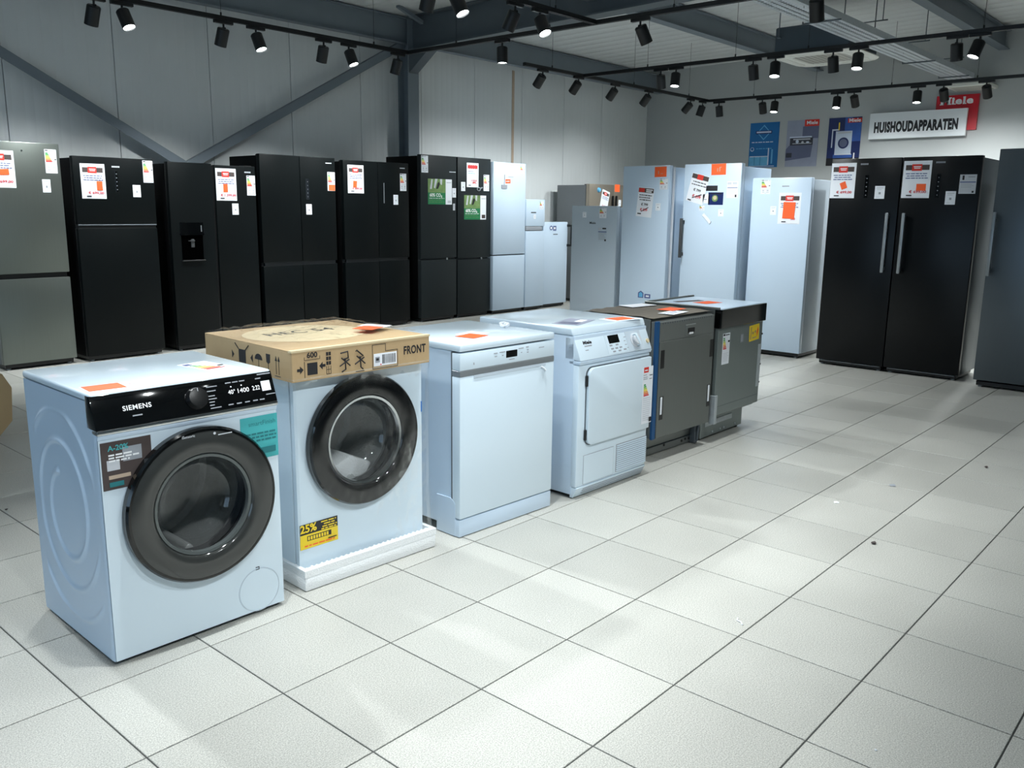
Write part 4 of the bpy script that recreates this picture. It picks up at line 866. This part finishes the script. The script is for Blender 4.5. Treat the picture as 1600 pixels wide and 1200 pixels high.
ps.prism([(.223 + .026 * math.cos(a * math.pi / 8), .056 + .022 * math.sin(a * math.pi / 8)) for a in range(9)], 'x', -.0008, 0); sbx(.222, .224, .02, .056)
ps.prism([(.142, .085), (.17, .085), (.168, .055), (.156, .048), (.144, .055)], 'x', -.0008, 0); sbx(.155, .157, .02, .05)
for y in (.085, .103): sbx(y - .001, y + .001, .018, .07); ps.prism([(y - .007, .066), (y + .007, .066), (y, .084)], 'x', -.0008, 0)
sbx(.075, .113, .01, .0125)
ps.build('side_print', M_INK, t, flat=True)
# crinkled film: over the tray and as a skirt down to the foam
b = MB(); n = 46; vs = []
for i in range(n + 1):
    for j in range(n + 1):
        x, y = -.004 + (TW + .008) * i / n, -.004 + (TD + .008) * j / n
        e = min(1, min(i, n - i, j, n - j) / 4)
        z = .118 + e * (.004 + .006 * abs(math.sin(x * 23 + 6 * math.sin(y * 11))) + .007 * abs(math.sin(y * 31 + 4 * math.cos(x * 17))) + .012 * math.sin(math.pi * i / n) * math.sin(math.pi * j / n))
        vs.append((x, y, z))
b.add(vs, [(i * (n + 1) + j, (i + 1) * (n + 1) + j, (i + 1) * (n + 1) + j + 1, i * (n + 1) + j + 1) for i in range(n) for j in range(n)])
wr = thing('plastic_wrap', 'clear crinkled plastic film wrapped round the packed washing machine', 'plastic film', (AT[0], AT[1], .796), AT[2])
b.build('top_film', M_FILM, wr, sharp=180)
b = MB(); n, hz = 120, 26; vs = []
def perim(x0, x1, y0, y1, f):
    L = [(x1 - x0), (y1 - y0), (x1 - x0), (y1 - y0)]; s = f * sum(L)
    for k, (p0, p1) in enumerate([((x0, y0), (x1, y0)), ((x1, y0), (x1, y1)), ((x1, y1), (x0, y1)), ((x0, y1), (x0, y0))]):
        if s <= L[k] or k == 3: q = min(1, s / L[k]); return p0[0] + (p1[0] - p0[0]) * q, p0[1] + (p1[1] - p0[1]) * q
        s -= L[k]
for j in range(hz + 1):
    h = j / hz; w = max(0, (h - .72) / .28) ** 1.6; u = max(0, .06 - h) / .06
    x0, x1 = .028 - .030 * u - .022 * w, .028 + .616 + .000 * u + .008 * w; y0, y1 = .012 - .014 * u - .008 * w, .012 + .60 + .012 * u + .02 * w
    for k in range(n):
        x, y = perim(x0, x1, y0, y1, k / n); d = .004 * math.sin(k * 1.7 + 5 * h) * math.sin(h * math.pi)
        dx, dy = x - .33, y - .32; l = math.hypot(dx, dy); vs.append((x + dx / l * abs(d), y + dy / l * abs(d), .012 - h * (.796 + .012 - .088)))
b.add(vs, [(j * n + k, j * n + (k + 1) % n, (j + 1) * n + (k + 1) % n, (j + 1) * n + k) for j in range(hz) for k in range(n)])
b.build('skirt_film', M_FILM, wr, sharp=180)
top_card('price_card', 'orange card under film on the cardboard tray', 'card', M_ORANGE, AT, .47, .16, .9245, 24, .1, .09, group='orange price cards on the appliances')
top_card('paper_slip', 'white slip of paper under film at the tray corner', 'paper', M_PAPER, AT, .55, .19, .9235, 24, .075, .12)

# ---------------- freestanding dishwasher
AD = (1.625, .066, -2.2); W, D, H = .597, .585, .848
t = thing('dishwasher', 'white freestanding dishwasher with grey handle strip and small black display', 'dishwasher', (AD[0], AD[1], 0), AD[2])
b = MB(); b.rbox(.004, W - .004, .055, D, .04, .818, .004, 1); b.build('body', M_WHITE2, t)
b = MB(); b.box(.002, W - .002, .048, .057, .085, .816); b.build('door_gap_shade', M_STEELD, t)  # dark strip standing in for the shade between door and side panel
b = MB(); b.rbox(0, W, .0, D, .818, H, .006, 2); b.build('top', M_WHITE, t)
b = MB(); b.rbox(0, W, .0, .05, .738, .812, .004, 2); pnl = b.build('control_panel', M_WHITE, t)
b = MB(); b.rbox(0, W, -.001, .05, .712, .738, .002, 1); b.build('handle_strip', M_HAND, t)
b = MB(); b.rbox(0, W, .0, .05, .086, .712, .004, 2); dd = b.build('door', M_WHITE, t)
b = MB(); b.prism([(-.002, .712), (-.002, .7), (.004, .692), (.004, .712)], 'x', .08, .537); b.build('grip_lip', M_WGREY, dd)
b = MB(); b.tube([(.505, -.003, .698), (.52, -.006, .690), (.535, -.004, .678)], .004, 6); b.build('film_tab', M_PAPER, dd)
b = MB(); b.rbox(.276, .347, -.001, .003, .764, .795, .001, 1); b.build('display', M_BLACKG, pnl)
b = MB()
for x, z, w in [(.2, .792, .022), (.235, .793, .034), (.355, .797, .032), (.403, .799, .018), (.295, .755, .034), (.205, .778, .014), (.25, .778, .01), (.37, .778, .008), (.41, .785, .01), (.41, .775, .01)]: b.box(x, x + w, -.0008, .001, z - .0018, z + .0018)
b.box(.078, .083, -.0008, .001, .757, .767); b.box(.49, .525, -.0008, .001, .786, .789); b.build('panel_print', M_GREY, pnl)
b = MB(); b.prism([(0, .004), (W, .004), (W, .15), (W - .02, .15), (W - .02, .03), (.02, .03), (.02, .15), (0, .15)], 'z', .004, .08, r=.003); b.build('kick_plate', M_WHITE2, t)
b = MB(); b.prism([(.03, .004), (.15, .004), (.15, .17), (.06, .172), (.045, .165), (.03, .15)], 'x', -.001, .006); b.build('side_skirt', M_WHITE2, t)
for sx in (.05, W - .05): b = MB(); b.lathe([(0, 0), (.018, 0), (.018, .01), (.008, .012), (.008, .05)], 12, 0, Matrix.Translation((sx, D - .06, 0))); b.build('foot', M_BLACKP, t)
top_card('price_card', 'orange card lying on the freestanding dishwasher', 'card', M_ORANGE, AD, .175, .10, H + .0012, 12, .115, .1, group='orange price cards on the appliances')
top_card('paper_slip', 'white slip peeking from under the orange card on the dishwasher', 'paper', M_PAPER, AD, .22, .155, H, 10, .13, .1, [('r', .6, .4, .9, .46, M_GREY)])
b = MB(); b.tube([(.545 + .03 * math.cos(a * .7) * (1 - a * .03), .27 + .035 * math.sin(a * .9), H + .012 + .007 * math.sin(a * 1.3)) for a in range(16)], .0055, 6)
tag(b.build('cable_tie', M_PAPER, None, (AD[0], AD[1], .001), R(AD[2])), 'white crumpled cable tie lying at the back of the dishwasher', 'cable tie')

# ---------------- tumble dryer
AR = (2.373, .012, -1.5); W, D, H = .598, .67, .848
t = thing('tumble_dryer', 'white tumble dryer with square door, round dial and vent grille', 'tumble dryer', (AR[0], AR[1], 0), AR[2])
b = MB(); b.rbox(.0, W, .03, D, .02, .812, .005, 2); b.build('body', M_WHITE2, t)
b = MB(); b.prism([(.036, .812), (.05, .85), (D + .004, .85), (D + .004, .812)], 'x', -.002, W + .002, r=.008, seg=3); b.build('top', M_WHITE, t)
b = MB(); b.prism([(-.012, .695), (.036, .808), (.09, .808), (.09, .695)], 'x', 0, W, r=.006); pnl = b.build('control_panel', M_WHITE, t)
b = MB(); b.prism([(-.006, .675), (-.012, .694), (.06, .694), (.06, .675)], 'x', .0, W, r=.003); b.build('panel_lip', M_WHITE2, t)
b = MB(); b.rbox(.0, W, .0, .04, .06, .675, .008, 2); b.build('front_panel', M_WHITE, t)
bm = MB(); cr = .04
pts = [(.06 + cr - cr * math.cos(a * math.pi / 12), .655 - cr + cr * math.sin(a * math.pi / 12)) for a in range(7)] + [(.585, .655), (.585, .27)] + [(.06 + cr + cr * math.sin(-a * math.pi / 12 ), .27 + cr - cr * math.cos(a * math.pi / 12)) for a in range(7)]
bm.prism(pts, 'y', -.022, .0, r=.005); dd = bm.build('door', M_WHITE, t)
b = MB(); b.prism([(x * 1.0 + (-.004 if x < .3 else .002), z + (.004 if z > .45 else -.004)) for x, z in pts], 'y', -.004, -.0005); b.build('door_gap_shade', M_STEELD, t)  # dark plate behind the door, painted shade of the gap around it
for z in (.60, .33): b = MB(); b.rbox(.05, .062, -.014, .0, z - .035, z + .02, .003, 1); b.build('hinge', M_BLACKP, dd)
b = MB(); b.rbox(.055, .303, -.002, .002, .068, .218, .001, 1); fl_ = b.build('filter_flap', M_GREY, t)
b = MB(); b.rbox(.057, .301, -.003, .002, .070, .216, .001, 1); b.build('flap_cover', M_WHITE, fl_)
b = MB(); b.rbox(.326, .598, -.001, .003, .074, .222, .001, 1); gr = b.build('vent_grille', M_GREY, t)
for k in range(13): b = MB(); z = .0785 + k * .0111; b.prism([(-.006, z), (-.001, z + .006), (.001, z + .006), (.001, z)], 'x', .33, .594); b.build('slat', M_WHITE, gr)
b = MB(); b.prism([(-.004, .058), (.0, .0595), (.04, .0595), (.04, .006), (.022, .006)], 'x', .004, W - .004, r=.002); pl = b.build('plinth', M_WHITE, t)
for k in range(3): b = MB(); zz = .02 + k * .012; yy = .022 - (zz - .006) / .052 * .026; b.box(.06, W - .012, yy - .003, yy + .003, zz, zz + .0035); b.build('groove', M_GREY, pl)
dv = Vector((0, .048, .113)).normalized(); dn = Vector((0, -.113, .048)).normalized()
def DF(x, s, d=.0007):
    m = Matrix((Vector((1, 0, 0)), dv, dn)).transposed().to_4x4(); m.translation = Vector((x, -.012, .695)) + dv * s + dn * d; return m
b = MB(); b.fit('Miele', .066, .018, DF(.087, .088), 0, .05, 1.05); b.build('lettering', M_INK, pnl, flat=True)
b = MB(); b.box(-.028, .028, -.003, .003, 0, .0006, 0, DF(.087, .07, 0)); b.box(-.012, .012, -.002, .002, 0, .0006, 0, DF(.07, .05, 0))
for x, s in [(.255, .035), (.29, .035), (.325, .036), (.265, .02), (.31, .02), (.355, .022), (.25, .052), (.3, .052)]: kb = MB(); kb.rbox(0, .022, -.004, .004, 0, .0015, .0006, 1, 0, DF(x, s, .0007)); kb.build('key', M_GREY, pnl)
for a in range(9): b.box(-.008, .008, -.0018, .0018, 0, .0006, 0, DF(.445 + .062 * math.cos(2.2 + a * .42) , .06 + .048 * math.sin(2.2 + a * .42), 0))
b.build('panel_print', M_GREY, pnl)
b = MB(); b.rbox(.2275, .375, .008, .108, 0, .0012, .0005, 1, 0, DF(0, 0, 0)); b.build('key_field', M_WHITE, pnl)
b = MB(); b.rbox(0, .088, 0, .042, 0, .002, .0008, 1, 0, DF(.252, .062, 0)); b.build('display', M_BLACKG, pnl)
b = MB(); b.rbox(.40, .53, .006, .112, 0, .001, .0004, 1, 0, DF(0, 0, 0)); b.build('dial_field', M_WGREY, pnl)
b = MB(); b.lathe([(.038, 0), (.037, .004), (.03, .006), (.029, .02), (.025, .024), (0, .024)], 36, 0, DF(.47, .06, 0)); kn = b.build('dial', M_GREYL, pnl)
b = MB(); b.rbox(-.01, .01, -.033, .033, .004, .028, .004, 2, 0, DF(.47, .06, 0) @ Matrix.Rotation(R(20), 4, 'Z')); b.build('dial_grip', M_WHITE, kn)
b = MB(); b.lathe([(.012, 0), (.011, .006), (0, .007)], 20, 0, DF(.575, .045, 0)); b.build('start_button', M_CARDL, pnl)
P = [('r', .08, .90, .55, .995, M_RED), ('r', .16, .93, .46, .95, M_WPRINT)] + lines(.05, .5, [.86, .82, .79], .012, M_GREY) + [('p', [(.12, .70 - i * .031), (.3 + .055 * i, .70 - i * .031), (.3 + .055 * i, .676 - i * .031), (.12, .676 - i * .031)], M_E[i]) for i in range(7)] + lines(.06, .9, [.45 - .035 * i for i in range(12)], .008, M_GREYL) + [('r', .72, .02, .95, .1, M_INK), ('r', .6, .84, .9, .855, M_INK), ('r', .6, .78, .85, .79, M_INK)]
sheet('energy_label', t, FR(.508, -.0225, .30), .092, .305, M_PAPER, P, 'long white energy label with orange corner')
for sx in (.06, W - .06): b = MB(); b.lathe([(0, 0), (.02, 0), (.02, .012), (.01, .014), (.01, .03)], 12, 0, Matrix.Translation((sx, .07, 0))); b.build('foot', M_BLACKP, t)
b = MB(); b.rbox(.02, W - .02, .05, D - .03, .008, .024, .003, 1); b.build('base_pan', M_BLACKP, t)
top_card('price_card', 'orange card lying on the tumble dryer', 'card', M_ORANGE, AR, .40, .075, .8512, -8, .135, .09, group='orange price cards on the appliances')
top_card('paper_slip', 'white slip under the orange card on the tumble dryer', 'paper', M_PAPER, AR, .36, .06, .85, -8, .2, .12)
top_card('leaflet', 'grey lilac leaflet with curled corner on the tumble dryer', 'leaflet', M_PG, AR, .10, .09, .8505, 18, .24, .14, [('r', .1, .15, .4, .85, M_PGD), ('r', .5, .2, .9, .5, M_WPRINT)], .0)

# ---------------- built-in dishwasher, bare steel front with blue edge tape
AB = (3.167, .078, -2.0); W, D, H = .597, .55, .818
t = thing('builtin_dishwasher', 'bare steel built-in dishwasher with blue edge tape and slotted front', 'dishwasher', (AB[0], AB[1], 0), AB[2])
b = MB(); b.rbox(0, W, .05, D, .13, H, .004, 1); b.build('body', M_SHEET, t)
b = MB(); b.rbox(.002, W - .002, .015, .045, .142, H - .012, .003, 1); dd = b.build('door', M_SHEET, t)
b = MB(); b.rbox(.03, W - .002, -.0005, .018, .142, .692, .002, 1); b.build('front_plate', mat('front_plate_steel', srgb(116, 120, 117), .42, .55, var=.05, vscale=4, stretch=(40, 40, .6)), dd)
b = MB(); b.rbox(.03, W - .002, .002, .018, .693, H - .016, .002, 1); pn = b.build('upper_plate', M_SHEET, dd)
for k in range(22): b = MB(); b.box(.05 + k * .024, .058 + k * .024, .0012, .004, H - .028, H - .02); b.build('perforation', M_STEELD, pn)
b = MB(); b.rbox(.285, .39, -.004, .01, .705, .768, .004, 1); lt = b.build('latch_housing', M_SHEET, pn)
b = MB(); b.rbox(.30, .375, -.006, .0, .715, .75, .004, 1); b.build('latch_pull', M_BLACKP, lt); b = MB(); b.box(.315, .355, -.008, -.003, .712, .722); b.build('latch_lip', M_WPRINT, lt)
b = MB(); b.rbox(-.004, .028, .004, .02, .138, H - .01, .002, 1); b.build('edge_tape', M_BLUE, t)
for x, z0, z1, wh in ((.042, .542, .645, 0), (.56, .55, .655, 0), (.05, .246, .381, 1), (.555, .246, .381, 1)):
    b = MB(); b.box(x, x + .036, -.0016, .002, z0, z1); s_ = b.build('mounting_slot', M_BLACKP, dd)
    if wh: b = MB(); b.rbox(x + .006, x + .024, -.004, .0, z0 + .03, z1 - .004, .002, 1); b.build('slot_clip', M_PAPER, s_)
b = MB(); b.rbox(.02, W - .01, .1, D - .02, .006, .135, .004, 1); bs = b.build('base_plinth', M_SHEET, t)
b = MB(); b.rbox(.02, W - .01, .092, .102, .05, .054, .001, 1); b.build('plinth_fold', M_STEELD, bs)
for x, z in ((.27, .04), (.46, .03), (.50, .035), (.54, .032)): b = MB(); b.lathe([(.008, 0), (.008, .004), (0, .005)], 10, 0, FR(x, .1, z)); b.build('screw', M_BLACKP, bs)
b = MB(); b.rbox(W - .05, W - .02, .06, .1, .005, .12, .004, 1); b.tube([(W - .035, .055, .02), (W - .03, .05, .13)], .008, 6); b.build('hinge_spring', M_STEELD, t)
b = MB(); b.rbox(W - .002, W + .006, .05, .09, .18, .36, .001, 1); b.build('side_bracket', M_GALV, t)
b = MB(); nx = 14; vs = [(W * (.0 + i / nx), .03 + (D - .06) * j / nx, H + .004 + .006 * abs(math.sin(i * 1.1 + j * .6)) * (1 if j > 1 else .2)) for i in range(nx + 1) for j in range(nx + 1)]
b.add(vs, [(i * (nx + 1) + j, (i + 1) * (nx + 1) + j, (i + 1) * (nx + 1) + j + 1, i * (nx + 1) + j + 1) for i in range(nx) for j in range(nx)]); b.build('insulation_mat', mat('felt', srgb(98, 92, 82), .9, var=.2, vscale=25), t)
top_card('price_card', 'orange card lying on the blue-taped built-in dishwasher', 'card', M_ORANGE, AB, .34, .13, H + .0125, 5, .17, .11, group='orange price cards on the appliances')
top_card('instruction_sheet', 'white instruction sheet lying on the blue-taped built-in dishwasher', 'paper', M_PAPER, AB, .2, .03, H + .011, 8, .2, .1, lines(.1, .9, [.3, .5, .7], .05, M_BLUEINK))
top_card('manual', 'white folded manual between the two built-in dishwashers, at the back', 'paper', M_PAPER, AB, .32, .40, H + .012, -6, .22, .12)
# ---------------- built-in dishwasher with black control fascia
AX = (3.802, .03, 0); W, D, H = .597, .55, .828
t = thing('builtin_dishwasher', 'bare steel built-in dishwasher with black fascia and yellow sticker', 'dishwasher', (AX[0], AX[1], 0), AX[2])
b = MB(); b.rbox(0, W, .05, D, .15, H - .006, .004, 1); b.build('body', M_SHEET, t)
b = MB(); b.rbox(0, W, .0, .05, .714, H, .003, 1); b.build('control_fascia', M_BLACKG, t)
M_SHEETL = mat('bright_sheet_steel', srgb(132, 141, 139), .36, .5, var=.05, vscale=4, stretch=(40, 40, .6))
b = MB(); b.rbox(.004, W - .004, .018, .046, .17, .712, .003, 1); dd = b.build('door', M_SHEETL, t)
for z in (.30, .42, .62): b = MB(); b.rbox(W - .012, W - .004, .012, .02, z, z + .012, .002, 1); b.build('screw', M_BLACKP, dd)
b = MB(); b.rbox(W - .05, W - .008, .015, .019, .28, .56, .0012, 1); b.build('side_flange', M_GALV, dd)
b = MB(); b.box(.01, W - .02, .0165, .019, .225, .227); b.build('fold_line', M_STEELD, dd)
b = MB(); b.rbox(.0, .03, .012, .05, .12, .30, .002, 1); b.build('hinge_bracket', M_GALV, t)
b = MB(); b.rbox(.0, W - .05, .1, D - .02, .012, .155, .004, 1); bs = b.build('base_plinth', M_SHEETL, t)
b = MB(); b.rbox(.05, .40, .096, .102, .08, .115, .002, 1); b.build('plinth_pressing', M_GALV, bs)
for x in (.15, .25, .3, .45): b = MB(); b.lathe([(.007, 0), (.007, .004), (0, .005)], 10, 0, FR(x, .1, .035)); b.build('screw', M_GALV, bs)
for x in (.03, W - .09): b = MB(); b.lathe([(0, 0), (.018, 0), (.018, .008), (.008, .01), (.008, .03)], 12, 0, Matrix.Translation((x, .13, 0))); b.build('foot', M_BLACKP, t)
energy = sheet('energy_label', t, FR(.06, .0175, .485), .09, .192, M_PAPER, [('r', .05, .92, .3, .98, M_INK), ('r', .35, .93, .9, .96, M_INK)] + [('r', .06, .82 - i * .055, .28 + .04 * i, .858 - i * .055, M_E[i]) for i in range(7)] + [('r', .72, .7, .95, .76, M_INK)] + lines(.1, .9, [.36 - .05 * i for i in range(6)], .012, M_GREYL), 'white energy label')
sheet('yellow_sticker', t, FR(.41, .0175, .59, ang=3), .138, .102, M_YEL, [('p', [(.08, .1), (.16, .9), (.24, .9), (.16, .1)], M_CARD), ('p', disc(.36, .5, .07, 1.3), M_CARD), ('p', disc(.6, .55, .07, 1.3), M_CARD), ('p', [(.75, .15), (.9, .6), (.85, .85), (.72, .5)], M_ORANGE), ('r', .3, .15, .7, .22, M_CARD)], 'yellow warning sticker')
sheet('faint_sticker', t, FR(.29, .0175, .60), .04, .05, M_GREY, [('r', .4, .1, .5, .9, M_GREYL)])
b = MB(); b.rbox(.02, W - .01, .02, D - .02, H - .007, H + .003, .003, 1); b.build('cover_sheet', M_WHITE2, t)
b = MB(); b.rbox(.0, .016, .02, D, H - .004, H + .012, .003, 1); b.rbox(.016, W, D - .018, D, H - .004, H + .012, .003, 1); b.build('top_rail', M_SHEET, t)
top_card('price_card', 'orange card lying on the black-fascia built-in dishwasher', 'card', M_ORANGE, AX, .20, .22, H + .0035, -10, .16, .11, group='orange price cards on the appliances')
top_card('dark_leaflet', 'dark slim leaflet lying behind the orange card on the black-fascia dishwasher', 'leaflet', M_BANNER, AX, .16, .40, H + .0035, -18, .22, .05)

# ---------------- carton at the picture edge and crumbs on the floor
t = thing('cardboard_box', 'brown cardboard box with hand hole cut by the picture edge', 'box', (.335, 3.1, 0), 0)
b = MB(); b.prism([(.0, .0), (.44, .0), (.56, .13), (.575, .33), (.53, .42), (.0, .44)], 'y', 0, .5, r=.006); b.build('carton', M_CARD, t)
b = MB(); b.tube([(.578, .12, .22), (.582, .12, .33), (.58, .2, .34), (.576, .2, .21), (.578, .12, .22)], .006, 6); b.build('hand_hole_edge', mat('hand_hole', srgb(120, 58, 44), .8), t)
def crumb(name, label, cat, x, y, r, m, flat=.5):
    bm_ = bmesh.new(); bmesh.ops.create_icosphere(bm_, subdivisions=1, radius=r)
    for v in bm_.verts: v.co *= 1 + random.uniform(-.3, .3); v.co.z = v.co.z * flat
    lo = min(v.co.z for v in bm_.verts)
    for v in bm_.verts: v.co.z -= lo
    b = MB(); b.bm(bm_); tag(b.build(name, m, None, (x, y, 0)), label, cat)
crumb('pebble', 'small dark pebble alone in the middle of the tiled floor', 'pebble', 2.813, -1.278, .012, M_BANNER)
crumb('dirt_flake', 'flat dark flake of dirt on the bright floor patch', 'dirt flake', 3.716, -1.062, .02, M_GREY, .2)
crumb('paper_scrap', 'thin white paper scrap on the floor near the bright patch', 'scrap', 3.242, -.945, .014, M_PAPER, .2)
crumb('paper_scrap', 'tiny white scrap on the floor tile in front of the dishwasher', 'scrap', 1.295, -.70, .006, M_PAPER, .3)
crumb('paper_scrap', 'tiny white scrap on the darker tiles near the picture bottom', 'scrap', 1.322, -1.805, .004, M_PAPER, .4)
crumb('pebble', 'tiny dark crumb on the far floor towards the dark steel fridge', 'pebble', 4.428, -1.34, .01, M_BANNER)
crumb('pebble', 'tiny dark crumb on the floor behind the nearest washing machine', 'pebble', .429, 1.855, .008, M_BANNER)
b = MB(); b.tube([(0, 0, .003), (.015, .012, .003), (.02, .03, .003), (.035, .035, .003)], .0028, 6); tag(b.build('string_scrap', M_PAPER, None, (1.73, -1.21, 0)), 'curled white string scrap lying on a floor tile by a joint', 'string')
